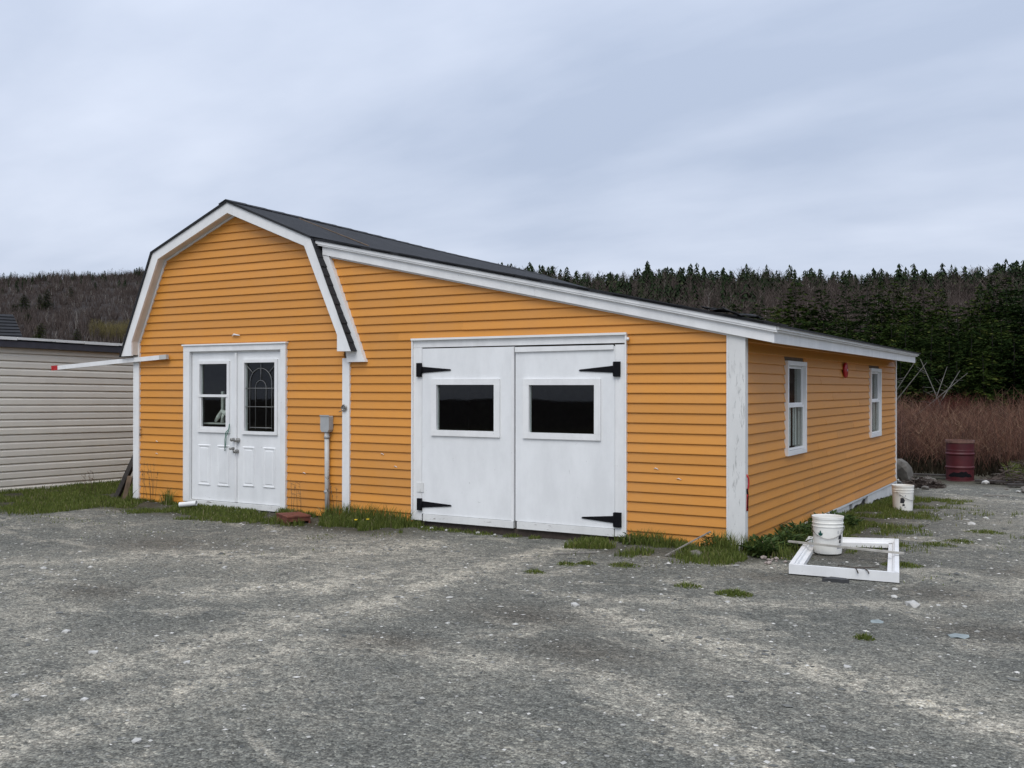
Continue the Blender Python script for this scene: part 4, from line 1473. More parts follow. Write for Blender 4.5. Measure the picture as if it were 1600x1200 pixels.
decal([[(-0.30, 0.215), (0.28, 0.215), (0.28, 0.235), (-0.30, 0.235)], [(-0.28, 0.05), (0.26, 0.05), (0.26, 0.07), (-0.28, 0.07)]], 'fine_print', 'greyprint')
decal([[(-0.26, 0.12), (0.1, 0.115), (0.2, 0.16), (0.05, 0.195), (-0.22, 0.19)], [(-0.05, 0.075), (0.2, 0.08), (0.18, 0.105), (-0.02, 0.108)]], 'warning_print', 'blackprint')
hd = MB()
hd.tube([wrap(u + 1.0, 0.285 - 0.125 * math.cos(u * 0.98), 0.012) for u in np.linspace(-1.55, 1.55, 21)], 0.0035, 6)
hd.build('handle', 'steel', o)

# red oil drum at the back
bxp, byp = 0.66, 12.3
bz = on_ground(bxp, byp) - 0.01
drum = empty('oil_drum', (bxp, byp, bz))
tag(drum, 'dark red steel oil drum standing in front of the thicket', 'drum')
R0, HD = 0.262, 0.82
prof = [(0.0, 0.03), (R0 - 0.006, 0.03), (R0 - 0.004, 0.0), (R0 + 0.010, 0.002), (R0 + 0.010, 0.016), (R0, 0.022)]
for zc_ in (0.275, 0.545):
    prof += [(R0, zc_ - 0.03), (R0 + 0.014, zc_ - 0.008), (R0 + 0.014, zc_ + 0.008), (R0, zc_ + 0.03)]
for zc_ in (0.13, 0.17, 0.69, 0.73):
    pass
prof += [(R0, HD - 0.02), (R0 - 0.012, HD - 0.02), (R0 - 0.012, 0.05), (0.0, 0.045)]
MB().lathe((bxp, byp, bz), prof, 40).build('body', 'barrel', drum)
rim = MB()
rim.lathe((bxp, byp, bz), [(R0 + 0.001, HD - 0.06), (R0 + 0.011, HD - 0.05), (R0 + 0.011, HD), (R0 - 0.008, HD), (R0 - 0.010, HD - 0.05)], 40)
rim.build('rim', 'barrelrust', drum)
for zc_ in (0.62, 0.25):
    MB().lathe((bxp, byp, bz), [(R0 + 0.001, zc_ - 0.01), (R0 + 0.006, zc_), (R0 + 0.001, zc_ + 0.01)], 40).build('hoop', 'barrel', drum)
sc_ = MB()                                       # scorched hole low on the near side
aa = math.atan2(camxy.y - byp, camxy.x - bxp)
pts = [(aa - 0.95 + 1.9 * t, 0.085 + 0.018 * rnd.random(), 0.10 + (0.07 + 0.05 * rnd.random()) * (1 - abs(2 * t - 1) ** 3)) for t in np.linspace(0, 1, 12)]
vs = [(bxp + (R0 + 0.004) * math.cos(a), byp + (R0 + 0.004) * math.sin(a), bz + zl) for a, zl, zh in pts] + \
     [(bxp + (R0 + 0.004) * math.cos(a), byp + (R0 + 0.004) * math.sin(a), bz + zh) for a, zl, zh in pts]
sc_.add(vs, [(i, i + 1, i + 13, i + 12) for i in range(11)])
sc_.build('burnt_hole', 'black', drum)

# rust-red wooden box in the grass
bxo = empty('wooden_box', (-5.52, -0.42, 0.0))
tag(bxo, 'low rust-red wooden box on the ground between door and conduit', 'box')
zb = on_ground(-5.52, -0.42)
Rm = Matrix.Rotation(math.radians(-28), 3, 'Z')


def rbox(parent, name, mat, x0, x1, y0, y1, z0_, z1_):
    mb_ = MB()
    mb_.box(x0, x1, y0, y1, z0_, z1_)
    mb_.v = [tuple(Vector((-5.52, -0.42, zb)) + Rm @ Vector(v)) for v in mb_.v]
    return mb_.build(name, mat, parent)


rbox(bxo, 'lid', 'rust', -0.21, 0.21, -0.15, 0.15, 0.085, 0.102)
rbox(bxo, 'side_board', 'rust', -0.20, 0.20, -0.145, -0.125, -0.01, 0.084)
rbox(bxo, 'side_board', 'rust', -0.20, 0.20, 0.125, 0.145, -0.01, 0.084)
rbox(bxo, 'side_board', 'rust', -0.20, -0.18, -0.124, 0.124, -0.01, 0.084)
rbox(bxo, 'side_board', 'rust', 0.185, 0.20, -0.124, 0.124, 0.035, 0.084)

# short white plastic pipe on the grass
z_ = on_ground(-7.5, -0.3) + 0.075
pp = MB()
pp.tube([(-7.62, -0.34, z_ - .012), (-7.40, -0.25, z_ + .012)], 0.034, 16, cap=False)
pp.tube([(-7.40, -0.25, z_ + .012), (-7.62, -0.34, z_ - .012)], 0.027, 16, cap=False)
pp.add([], [])
po = pp.build('plastic_pipe', 'pvc')
tag(po, 'short white plastic pipe lying in the grass before the entrance', 'pipe')

# dark shard and rubble by the frame
tag(MB().prism([(0.98, -0.96), (1.20, -0.93), (1.16, -0.86), (1.03, -0.845)], 0.0, 0.030, 'z').build('slate_shard', 'darkstone'),
    'dark flat shard on the gravel before the window frame', 'shard')


def rock_template(seed, flat=1.0, sub=2):
    bm_ = bmesh.new()
    bmesh.ops.create_icosphere(bm_, subdivisions=sub, radius=1.0)
    r_ = random.Random(seed)
    cuts = [Vector((r_.gauss(0, 1), r_.gauss(0, 1), r_.gauss(0, 1))).normalized() for _ in range(9)]
    ds = [r_.uniform(0.62, 0.9) for _ in cuts]
    for v in bm_.verts:
        p = v.co.copy()
        for n_, d in zip(cuts, ds):
            t = p.dot(n_) - d
            if t > 0:
                p -= n_ * t
        v.co = Vector((p.x, p.y, p.z * flat)) * (1 + r_.uniform(-0.03, 0.03))
    me_ = bpy.data.meshes.new('stone')
    bm_.to_mesh(me_)
    bm_.free()
    return me_


rocks = {}
for nm, mt in (('stone', 'stone'), ('slate', 'slate'), ('grey', 'greystone'), ('pink', 'pinkstone')):
    rocks[nm] = []
    for s in range(3):
        me_ = rock_template(s * 7 + len(nm), 0.55 if nm != 'slate' else 0.16, 2 if nm == 'grey' else 1)
        me_.materials.append(MAT[mt])
        rocks[nm].append(me_)


def stone(x, y, r_, label, kind='stone', group=None, name='stone', sink=0.25, sc=(1, 1, 1), rz=None, z=None):
    o_ = link(name, rocks[kind][rnd.randrange(3)])
    o_.location = (x, y, (on_ground(x, y) if z is None else z) + r_ * 0.55 * sc[2] * (1 - 2 * sink) * (0.12 if kind == 'slate' else 1))
    o_.scale = (r_ * sc[0], r_ * sc[1], r_ * sc[2])
    o_.rotation_euler = (rnd.uniform(-.15, .15), rnd.uniform(-.15, .15), rnd.uniform(0, 6.28) if rz is None else rz)
    tag(o_, label, 'stone', group)
    return o_


stone(1.80, -1.54, 0.075, 'largest pale flat stone on the gravel right of the window frame', group='loose stones on the gravel', sink=0.45)
stone(2.22, -2.43, 0.085, 'bluish flat slate on the gravel towards the right edge', 'slate', group='loose stones on the gravel')
stone(1.66, -2.27, 0.055, 'bluish slate flake on the gravel below the pale flat stone', 'slate', group='loose stones on the gravel')
stone(-0.34, -0.42, 0.075, 'grey rounded stone in the grass left of the weathered corner post', 'grey', group='loose stones on the gravel', sink=0.1)
lab = 'small pale stone lying loose on the grey gravel'
for (x, y, r_) in ((1.58, -1.02, .030), (1.62, -1.30, .032), (1.96, -1.44, .022), (2.14, -1.39, .025), (-2.37, -5.64, .035),
                   (-1.7, -5.5, .026), (-0.87, -6.54, .030), (1.73, -3.58, .028), (2.06, -5.11, .020), (-0.38, -2.95, .045),
                   (0.11, -2.84, .030), (-1.61, -6.27, .026), (-3.0, -5.38, .035), (-5.25, -3.99, .035), (-2.0, -6.41, .026), (1.28, 2.13, .035), (1.66, 4.1, .06), (1.74, 5.05, .05),
                   (0.55, -2.2, .024), (1.2, -2.7, .022), (-0.9, -3.9, .02), (-3.9, -3.1, .03)):
    stone(x, y, r_, lab, group='loose stones on the gravel', sink=0.4)
lab = 'small white stone in the dirt under the big plank doors'
for x in (-3.83, -3.70, -3.47, -3.05, -2.83):
    stone(x, -0.05 - rnd.uniform(0, .05), rnd.uniform(0.020, 0.036), lab, group='white stones under the plank doors', sink=0.0)
lab = 'pinkish rubble stone between the corner post and the window frame'
for i in range(22):
    stone(0.38 + rnd.uniform(-.20, .20), -0.16 + rnd.uniform(-.35, .38), rnd.uniform(0.014, 0.042), lab, 'pink', 'rubble beside the corner post', sink=0.1)
lab = 'pale stone of the debris line near the oil drum'
for i in range(34):
    x = rnd.choice([rnd.uniform(-0.6, 0.35), rnd.uniform(1.1, 3.4)])
    y = 10.4 + rnd.uniform(-.5, 1.6) - 0.1 * x
    stone(x, y, rnd.uniform(0.03, 0.10), lab, rnd.choice(['stone', 'stone', 'grey']), 'stones of the debris line', sink=0.2)

# boulder and brush heap behind the rear corner
o_ = stone(-0.20, 10.9, 0.33, 'grey boulder leaning behind the rear corner of the workshop', 'grey', name='boulder', sink=0.05, sc=(0.50, 0.72, 1.5), rz=0.5)
o_.rotation_euler = (0.1, -0.5, 0.5)
o_['category'] = 'boulder'
o_ = stone(0.16, 11.4, 0.13, 'small grey rock next to the leaning boulder', 'grey', sink=0.1)


def brush_heap(name, c, r_, n, mat, label):
    V_, F_, S_ = [], [], []
    for i in range(n):
        a = rng.uniform(0, 6.28)
        rr_ = r_ * math.sqrt(rng.uniform(0, 1))
        p = np.array([c[0] + rr_ * math.cos(a), c[1] + rr_ * math.sin(a), c[2] + 0.5 * r_ * (1 - (rr_ / r_) ** 2) * rng.uniform(0, 1)])
        d = rng.normal(0, 1, 3)
        d[2] *= 0.35
        d /= np.linalg.norm(d)
        u = np.cross(d, rng.normal(0, 1, 3))
        u /= np.linalg.norm(u)
        L, w_ = rng.uniform(0.12, 0.4), rng.uniform(0.004, 0.012)
        k_ = len(V_)
        V_ += [p - d * L / 2 - u * w_, p - d * L / 2 + u * w_, p + d * L / 2 + u * w_ * .4, p + d * L / 2 - u * w_ * .4]
        F_.append((k_, k_ + 1, k_ + 2, k_ + 3))
        S_ += [rng.uniform(0, 1)] * 4
    V_ = np.array(V_)
    base = np.array([c[0], c[1], c[2]])
    me_ = mesh_np(name, V_ - base, F_, mat, S_)
    o_ = link(name, me_)
    o_.location = c
    tag(o_, label, 'brush heap')


brush_heap('brush_heap', (0.22, 10.5, on_ground(0.22, 10.5)), 0.34, 500, 'barewood', 'low heap of dead brush on the ground behind the second bucket')
brush_heap('brush_heap', (2.2, 12.3, on_ground(2.2, 12.3)), 1.1, 900, 'barewood', 'wide heap of dark branches and boards right of the oil drum')
for i, (x0_, y0_, x1_, y1_, lab) in enumerate(((1.0, 11.75, 2.6, 11.5, 'dark board lying on the ground just right of the oil drum'),
                                               (1.6, 11.2, 3.3, 11.6, 'dark board lying nearest the right edge beyond the gravel'),
                                               (-0.5, 12.6, 0.45, 12.4, 'dark board lying on the ground left behind the oil drum'))):
    tag(bar(MB(), (x0_, y0_, on_ground(x0_, y0_) + 0.05), (x1_, y1_, on_ground(x1_, y1_) + 0.07), 0.14, 0.04).build('old_board', 'darkwood'), lab, 'board')
tag(bar(MB(), (1.35, 9.2, on_ground(1.35, 9.2) + 0.02), (1.75, 9.28, on_ground(1.75, 9.28) + 0.02), 0.05, 0.02).build('pale_lath', 'greywood'),
    'pale lath lying on the far gravel near the right edge', 'lath')
tag(bar(MB(), (-1.62, -0.95, on_ground(-1.62, -.95) + .012), (-1.30, -0.66, on_ground(-1.3, -.66) + .012), 0.02, 0.012).build('grey_twig', 'greywood'),
    'thin grey lath on the gravel before the plank doors', 'lath')
tag(bar(MB(), (-0.62, -0.52, 0.02), (-0.30, -0.12, 0.23), 0.016, 0.010).build('dry_stalk', 'greywood'),
    'pale dry stalk leaning in the grass left of the weathered corner post', 'stalk')

# ---------------------------------------------------------------- gravel stones
tv = np.array([(1, 0, 0), (0, 1, 0), (-1, 0, 0), (0, -1, 0), (0, 0, .7), (0, 0, -.5)], float)
tv[:, :2] += np.array([(.1, .2), (-.2, 0), (0, -.25), (.2, .1), (.15, .1), (0, 0)])
tf = np.array([(0, 1, 4), (1, 2, 4), (2, 3, 4), (3, 0, 4), (1, 0, 5), (2, 1, 5), (3, 2, 5), (0, 3, 5)])
N = 56000
ux, uy = rng.random(N), rng.random(N)
# spread over the yard, thicker towards the near edge of it
py = -8.3 + 18.5 * ux ** 1.7
px_ = -10.5 + 15.5 * uy
keep = ~((px_ < 0.05) & (py > -0.05)) & (py < 10.8)
keep &= rng.random(N) < (0.25 + 1.1 * fbm(px_ * 0.9, py * 1.4, 3) ** 2)
keep &= ~((px_ < -8.6) & (py > -1.5))
px_, py = px_[keep], py[keep]
n_ = len(px_)
size = 0.0035 + 0.0105 * rng.random(n_) ** 3 + 0.016 * (rng.random(n_) > 0.965) * rng.random(n_)
size *= 1 + 0.05 * (py + 8)
scl = np.stack([size * rng.uniform(.8, 1.5, n_), size * rng.uniform(.7, 1.2, n_), size * rng.uniform(.35, .8, n_)], 1)
V_, F_, S_ = scatter(tv, tf, np.zeros(6), np.stack([px_, py, gz(px_, py) + size * 0.15], 1), scl, rng.uniform(0, 6.28, n_),
                     rng.random(n_) ** 1.1)
tag(link('gravel', mesh_np('gravel', V_, F_, 'pebble', S_)), 'loose grey and white gravel strewn over the yard', 'gravel', kind='stuff')

# ---------------------------------------------------------------- grass


def blades(x, y, hgt, wid=0.0045, lean=0.55, curve=0.5):
    n = len(x)
    a = rng.uniform(0, 6.28, n)
    la = rng.uniform(0, 6.28, n)
    ln = hgt * lean * rng.random(n)
    z = gz(x, y) - 0.006
    P = np.stack([x, y, z], 1)
    u = np.stack([np.cos(a), np.sin(a), 0 * a], 1) * (wid * rng.uniform(.6, 1.3, n))[:, None]
    l1 = np.stack([np.cos(la) * ln, np.sin(la) * ln, hgt], 1)
    mid = P + l1 * np.array([0.35, 0.35, 0.58])
    tip = P + l1 * np.array([1.0, 1.0, 1.0 - 0.25 * curve])
    V = np.stack([P - u, P + u, mid + u * .7, mid - u * .7, tip], 1).reshape(-1, 3)
    k = (np.arange(n) * 5)[:, None]
    F = np.concatenate([k + np.array([[0, 1, 2]]), k + np.array([[0, 2, 3]]), k + np.array([[3, 2, 4]])], 0)
    S = np.repeat(np.clip(rng.normal(0.42, 0.2, n) + 0.5 * (rng.random(n) > 0.93), 0, 1), 5)
    return V, F, S


def patch(n, x0, x1, y0, y1, fn, h0, h1, thr=0.45, scale=2.2, wid=0.0045):
    x, y = rng.uniform(x0, x1, n), rng.uniform(y0, y1, n)
    w = fbm(x * scale, y * scale, 3) + 0.25 * (fn(x, y) - 1)
    k = (w > thr) & (fn(x, y) > rng.random(n) * 0.9)
    x, y, w = x[k], y[k], w[k]
    return blades(x, y, (h0 + (h1 - h0) * rng.random(len(x)) ** 1.6) * (0.6 + 0.8 * w), wid)


parts = []
# lawn strip beside the beige shed
parts.append(patch(52000, -11.8, -8.85, -2.0, 3.2, lambda x, y: sm(-1.95, -1.35, y + 0.5 * (fbm(x * 1.6, y * 0, 3) - .5)), 0.03, 0.10, 0.36))
# along the gable front and between the doors
parts.append(patch(26000, -9.0, -5.9, -1.25, 0.0, lambda x, y: sm(-1.1, -0.2, y + 0.3 * (x + 9) / 3), 0.02, 0.07, 0.46, 3.0))
parts.append(patch(30000, -6.1, -3.85, -0.95, 0.0, lambda x, y: sm(-0.85, -0.1, y), 0.03, 0.13, 0.42, 3.0))
parts.append(patch(1300, -5.3, -4.0, -0.22, -0.03, lambda x, y: 1 + 0 * x, 0.08, 0.24, 0.34))
parts.append(patch(900, -8.9, -8.0, -0.2, -0.03, lambda x, y: 1 + 0 * x, 0.1, 0.3, 0.48))
parts.append(patch(5000, -3.9, -1.6, -0.35, 0.0, lambda x, y: sm(-0.3, -0.02, y), 0.02, 0.06, 0.55))
# right of the big doors
parts.append(patch(24000, -1.75, 0.12, -1.05, 0.0, lambda x, y: sm(-0.95, -0.1, y), 0.03, 0.11, 0.43, 3.2))
parts.append(patch(1500, -1.35, -0.1, -0.2, -0.03, lambda x, y: 1 + 0 * x, 0.08, 0.2, 0.42))
parts.append(patch(700, -0.25, 0.15, -0.25, 0.0, lambda x, y: 1 + 0 * x, 0.08, 0.28, 0.4))
# along the side wall, getting patchier away from it
parts.append(patch(52000, 0.03, 1.75, 0.6, 8.0, lambda x, y: sm(1.75, 0.2, x + 0.12 * (y - 4) * 0) * 1.25, 0.015, 0.08, 0.43, 2.6))
parts.append(patch(3500, 0.03, 0.5, -0.1, 3.2, lambda x, y: 1 + 0 * x, 0.06, 0.18, 0.36))
parts.append(patch(5000, 1.0, 2.4, 1.2, 6.5, lambda x, y: 0.7 + 0 * x, 0.02, 0.08, 0.60, 1.4))
parts.append(patch(14000, -11.5, -3.8, -2.6, -0.4, lambda x, y: 0.18 + 0.35 * sm(-2.4, -0.8, y), 0.012, 0.045, 0.44, 1.6, 0.004))
parts.append(patch(9000, -1.9, 2.6, -1.6, 4.0, lambda x, y: 0.20 + 0 * x, 0.012, 0.04, 0.50, 1.7, 0.004))
# rank grass in front of the thicket
parts.append(patch(4000, 1.5, 3.6, 12.4, 14.5, lambda x, y: 1 + 0 * x, 0.15, 0.45, 0.45, 1.0, 0.009))
V_, F_, S_ = merge(parts)
tag(link('grass', mesh_np('grass', V_, F_, 'grass', S_)), 'short green grass along the walls of the buildings', 'grass', kind='stuff')

# small tufts standing alone in the gravel
labels = {0: 'grass tuft alone on the gravel before the weathered corner post', 1: 'small brownish grass tuft alone in the open gravel at right'}
for i, (x, y, r_, n) in enumerate(((0.5, -1.89, 0.13, 900), (1.68, -2.82, 0.06, 260), (-1.25, -1.4, 0.10, 200), (-1.10, -1.27, 0.08, 260), (-0.76, -1.19, 0.13, 380), (-1.31, -1.91, 0.09, 160),
                                   (0.08, -1.79, 0.10, 240), (1.15, 1.52, 0.14, 500), (1.56, 1.77, 0.16, 400), (1.74, 2.13, 0.15, 320), (1.45, 0.15, 0.16, 700), (1.9, 3.2, 0.2, 500))):
    a, rr_ = rng.uniform(0, 6.28, n), r_ * np.sqrt(rng.random(n))
    V_, F_, S_ = blades(x + rr_ * np.cos(a) * 1.25, y + rr_ * np.sin(a), (0.02 + 0.045 * rng.random(n)) * (1.25 - rr_ / r_), 0.005, 1.2)
    base = np.array([x, y, on_ground(x, y)])
    o_ = link('grass_tuft', mesh_np('grass_tuft', V_ - base, F_, 'grass', S_))
    o_.location = base
    lab = labels.get(i) or {2: 'thin grass tuft in the gravel, leftmost of the pair before the plank doors', 3: 'low grass tuft in the gravel, right one of the pair before the plank doors',
                            4: 'wide low grass tuft in the gravel between plank doors and corner post', 5: 'faint grass tuft in the gravel farthest before the plank doors',
                            6: 'sparse grass tuft in the gravel just left of the lone one', 7: 'low grass tuft touching the back of the window frame',
                            8: 'low grass tuft in the gravel right behind the window frame', 9: 'low grass tuft farthest right in the gravel behind the window frame',
                            10: 'dense grass tuft against the right rail of the window frame', 11: 'wide grass tuft in the gravel right of the second bucket'}[i]
    tag(o_, lab, 'grass tuft', 'grass tufts in the gravel')


def leafy(name, c, n, r_, hgt, leaf, label, mat='weed'):
    """broad-leaved weed: leaves spread through its volume on arching stems"""
    V_, F_, S_ = [], [], []
    for i in range(n):
        a, t = rng.uniform(0, 6.28), rng.random()
        rr_ = r_ * math.sqrt(rng.random()) * (0.5 + 0.6 * t)
        p = np.array([math.cos(a) * rr_, math.sin(a) * rr_, hgt * t * (1.1 - 0.6 * rr_ / r_)])
        d = np.array([math.cos(a), math.sin(a), rng.uniform(-0.2, 0.9)]) + rng.normal(0, .3, 3)
        d /= np.linalg.norm(d)
        u = np.cross(d, [0, 0, 1]) + rng.normal(0, .2, 3)
        u /= np.linalg.norm(u)
        L = leaf * rng.uniform(.6, 1.3)
        w_ = L * 0.22
        k_ = len(V_)
        nrm = np.cross(u, d) * L * 0.12
        V_ += [p, p + d * L * .45 + u * w_ + nrm, p + d * L, p + d * L * .45 - u * w_ + nrm]
        F_ += [(k_, k_ + 1, k_ + 2), (k_, k_ + 2, k_ + 3)]
        S_ += [np.clip(rng.normal(.45, .25), 0, 1)] * 4
    o_ = link(name, mesh_np(name, np.array(V_), F_, mat, S_))
    o_.location = c
    tag(o_, label, 'weed')
    return o_


leafy('leafy_weed', (0.28, 0.50, 0.0), 420, 0.20, 0.22, 0.07, 'dark green leafy weed between corner post and first bucket')
leafy('leafy_weed', (0.17, 0.0, 0.0), 330, 0.15, 0.20, 0.09, 'dark green leafy weed right at the foot of the corner post')
leafy('leafy_weed', (0.22, 1.35, -0.01), 650, 0.26, 0.20, 0.07, 'dark green leafy weed behind the first bucket')
leafy('leafy_weed', (0.28, 2.7, -0.03), 900, 0.28, 0.18, 0.07, 'low leafy weed under the nearer side window')
leafy('leafy_weed', (-0.28, -0.10, 0.02), 170, 0.11, 0.20, 0.05, 'leafy weed in the grass left of the weathered post')
leafy('leafy_weed', (-1.17, -0.09, 0.02), 160, 0.10, 0.12, 0.06, 'leafy weed at the right foot of the plank doors')


# dry stalks standing before the wall
def stalk(x, y, hgt, n, label):
    mb_ = MB()
    for i in range(n):
        a = rnd.uniform(0, 6.28)
        x0_, y0_ = x + rnd.uniform(-.12, .12), y + rnd.uniform(-.03, .03)
        h_ = hgt * rnd.uniform(.55, 1.0)
        z0_ = on_ground(x0_, y0_)
        tx, ty = x0_ + rnd.uniform(-.08, .08), y0_ - rnd.uniform(0, .05)
        mb_.tube([(x0_, y0_, z0_), ((x0_ + tx) / 2 + .01, (y0_ + ty) / 2, z0_ + h_ * .55), (tx, ty, z0_ + h_)], [.0028, .0022, .0012], 4)
        for q_ in range(4):
            t_ = rnd.uniform(.55, 1)
            px0 = (x0_ + (tx - x0_) * t_, y0_ + (ty - y0_) * t_, z0_ + h_ * t_)
            mb_.tube([px0, (px0[0] + rnd.uniform(-.04, .04), px0[1] - rnd.uniform(0, .03), px0[2] + rnd.uniform(.01, .04))], [.0018, .0028], 4)
    tag(mb_.build('dry_weed', 'brownwood'), label, 'weed')


stalk(-8.45, -0.12, 0.62, 7, 'thin dry weed stalks before the left wall of the gable')
stalk(-5.18, -0.12, 0.75, 5, 'thin dry weed stalks rising beside the conduit')
stalk(-5.75, -0.14, 0.55, 5, 'thin dry weed stalks just right of the entrance door')
stalk(-10.6, 0.5, 0.35, 7, 'thin dark weed stalks before the beige shed')

# dandelions
for (x, y) in ((-4.55, -0.42), (-4.42, -0.36)):
    d_ = empty('dandelion', (x, y, on_ground(x, y)))
    tag(d_, 'yellow dandelion in the grass left of the plank doors', 'flower', 'dandelions in the grass')
    z_ = on_ground(x, y)
    MB().tube([(x, y, z_), (x + .01, y, z_ + 0.09)], 0.003, 5).build('stem', 'weed', d_)
    MB().lathe((x + .01, y, z_ + 0.088), [(0.004, 0), (0.020, 0.010), (0.018, 0.016), (0.0, 0.018)], 10).build('flower_head', 'yellow', d_)

# ---------------------------------------------------------------- red-brown thicket


def stems(n, x0, x1, y0, y1, h0, h1, wid, fn=None, twigs=5, spread=0.45):
    x, y = rng.uniform(x0, x1, n), y0 + (y1 - y0) * rng.random(n) ** 1.5
    if fn is not None:
        k = fn(x, y) > rng.random(n)
        x, y = x[k], y[k]
    n = len(x)
    hgt = (h0 + (h1 - h0) * rng.random(n)) * (0.82 + 0.36 * fbm(x * 0.45, y * 0.45, 2))
    z = gz(x, y)
    P = np.stack([x, y, z - .03], 1)
    la, ln = rng.uniform(0, 6.28, n), hgt * spread * rng.random(n) ** 1.3
    T = P + np.stack([np.cos(la) * ln, np.sin(la) * ln, hgt], 1)
    out, shade = [], rng.random(n)

    def ribbon(A, B, w0, w1, sh):
        d = B - A
        s_ = np.cross(d, np.stack([rng.normal(0, 1, len(A)), rng.normal(0, 1, len(A)), rng.normal(0, .3, len(A))], 1))
        s_ /= np.linalg.norm(s_, axis=1)[:, None] + 1e-9
        V = np.stack([A - s_ * w0, A + s_ * w0, B + s_ * w1, B - s_ * w1], 1).reshape(-1, 3)
        k = (np.arange(len(A)) * 4)[:, None]
        return V, k + np.array([[0, 1, 2, 3]]), np.repeat(np.clip(sh, 0, 1), 4)
    M_ = P + (T - P) * np.array([0.4, 0.4, 0.55])
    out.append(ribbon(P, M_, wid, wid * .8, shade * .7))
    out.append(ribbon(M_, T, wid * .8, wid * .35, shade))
    for q_ in range(twigs):
        t = rng.uniform(.25, .9, n)[:, None]
        A = P + (T - P) * t
        a = rng.uniform(0, 6.28, n)
        L = hgt * rng.uniform(.10, .32, n)
        sp_ = rng.uniform(.3, 1.1, n)
        B = A + np.stack([np.cos(a) * L * sp_, np.sin(a) * L * sp_, L * rng.uniform(.35, .95, n)], 1)
        out.append(ribbon(A, B, wid * .5, wid * .25, shade + rng.uniform(-.1, .25, n)))
    return merge(out)


V_, F_, S_ = merge([stems(13000, -7.5, 9.0, 13.6, 33.0, 0.75, 1.65, 0.0055, lambda x, y: sm(13.4, 15.0, y + 1.2 * (fbm(x * .7, y * .7) - .5)), 9, 0.75),
                    stems(4000, -12, 14, 30.0, 40.0, 1.3, 1.9, 0.010)])
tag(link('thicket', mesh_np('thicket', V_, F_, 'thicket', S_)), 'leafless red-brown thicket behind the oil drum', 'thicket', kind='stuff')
for i, (cx_, cy_, lab) in enumerate(((-1.35, 27.5, 'dark red leafless bush standing out of the brown thicket'),)):
    V_, F_, S_ = stems(260, cx_ - .5, cx_ + .5, cy_ - .5, cy_ + .5, 1.45, 1.95, 0.006, twigs=6)
    base = np.array([cx_, cy_, on_ground(cx_, cy_)])
    o_ = link('red_bush', mesh_np('red_bush', V_ - base, F_, 'redthicket', S_))
    o_.location = base
    tag(o_, lab, 'bush')
# undergrowth inside the thicket, its near-black colour painting the shadow at its foot
V_, F_, S_ = merge([patch(26000, -6, 7, 13.4, 22, lambda x, y: 1 + 0 * x, 0.12, 0.5, 0.25, 0.7, 0.012)])
tag(link('undergrowth', mesh_np('undergrowth', V_, F_, 'shadowgrowth', S_)), 'undergrowth coloured near-black as the shadow at the foot of the brown thicket', 'undergrowth', kind='stuff')

# ---------------------------------------------------------------- conifers


def spruce(seed, hgt, rad, dens=1.0, bare=0.06, ragged=0.25):
    """crown arrays of one conifer: whorls of drooping branches carrying flat sprays of needles"""
    r_ = np.random.default_rng(seed)
    V_, S_ = [], []
    nw_ = int(hgt / 0.14 * dens)
    for w in range(nw_):
        t = bare + (1 - bare) * (w + r_.random()) / nw_
        L0 = rad * (1 - t) ** 0.68 * (0.55 + 0.45 * min(1, t / 0.2)) + 0.10
        nb = 6 if t < .85 else 4
        a0 = r_.uniform(0, 6.28)
        for b_ in range(nb):
            a = a0 + 6.28 * b_ / nb + r_.normal(0, .25)
            L = L0 * (1 + r_.normal(0, ragged))
            if L < 0.06 or r_.random() < 0.10:
                continue
            up = 0.55 * (t - 0.45) + r_.normal(0, .08)
            tone = np.clip(r_.normal(.42, .18), 0, .9)
            ns = max(5, int(L / 0.075))
            s = (np.arange(ns) + r_.random(ns)) / ns
            s = s[s > 0.12]
            for sv in s:
                for side in (-1, 0, 1):
                    if side == 0 and sv < .7:
                        continue
                    px0 = np.array([math.cos(a) * L * sv, math.sin(a) * L * sv, t * hgt + L * sv * up - 0.28 * L * sv * sv + r_.normal(0, .03)])
                    aa_ = a + side * r_.uniform(.5, 1.1)
                    fl = (0.10 + 0.17 * (1 - sv * .5)) * r_.uniform(.7, 1.3) * (0.6 + .5 * min(1, L / .8))
                    d = np.array([math.cos(aa_), math.sin(aa_), up * .6 - .25 + r_.normal(0, .18)])
                    d = d / np.linalg.norm(d)
                    u = np.array([-math.sin(aa_), math.cos(aa_), r_.normal(0, .45)])
                    w_ = fl * r_.uniform(.12, .20)
                    V_ += [px0 - u * w_ * .5, px0 + d * fl * .55 - u * w_, px0 + d * fl, px0 + d * fl * .55 + u * w_]
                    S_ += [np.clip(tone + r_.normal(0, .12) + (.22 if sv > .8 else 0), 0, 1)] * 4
    V_ = np.array(V_)
    F_ = np.arange(len(V_)).reshape(-1, 4)
    return V_, F_, np.array(S_)


def trunk_mesh(hgt, r_, lean=0.0):
    mb_ = MB()
    mb_.tube([(0, 0, -0.3), (lean * .3, 0, hgt * .4), (lean, 0, hgt * .97)], [r_, r_ * .7, r_ * .12], 7)
    me_ = bpy.data.meshes.new('trunk')
    me_.from_pydata(mb_.v, [], mb_.f)
    me_.materials.append(MAT['trunk'])
    return me_


kinds = []
for i, (hg, rd, de, ba, rag) in enumerate(((7.0, 1.75, 1.0, .05, .22), (6.5, 2.0, 1.0, .04, .28), (7.5, 1.5, .95, .07, .25),
                                           (5.5, 1.7, 1.0, .03, .25), (8.0, 1.35, .62, .14, .42), (6.0, 1.4, 1.0, .04, .2))):
    V_, F_, S_ = spruce(100 + i, hg, rd, de, ba, rag)
    kinds.append((hg, mesh_np('crown', V_, F_, 'needles', S_), trunk_mesh(hg, 0.075)))


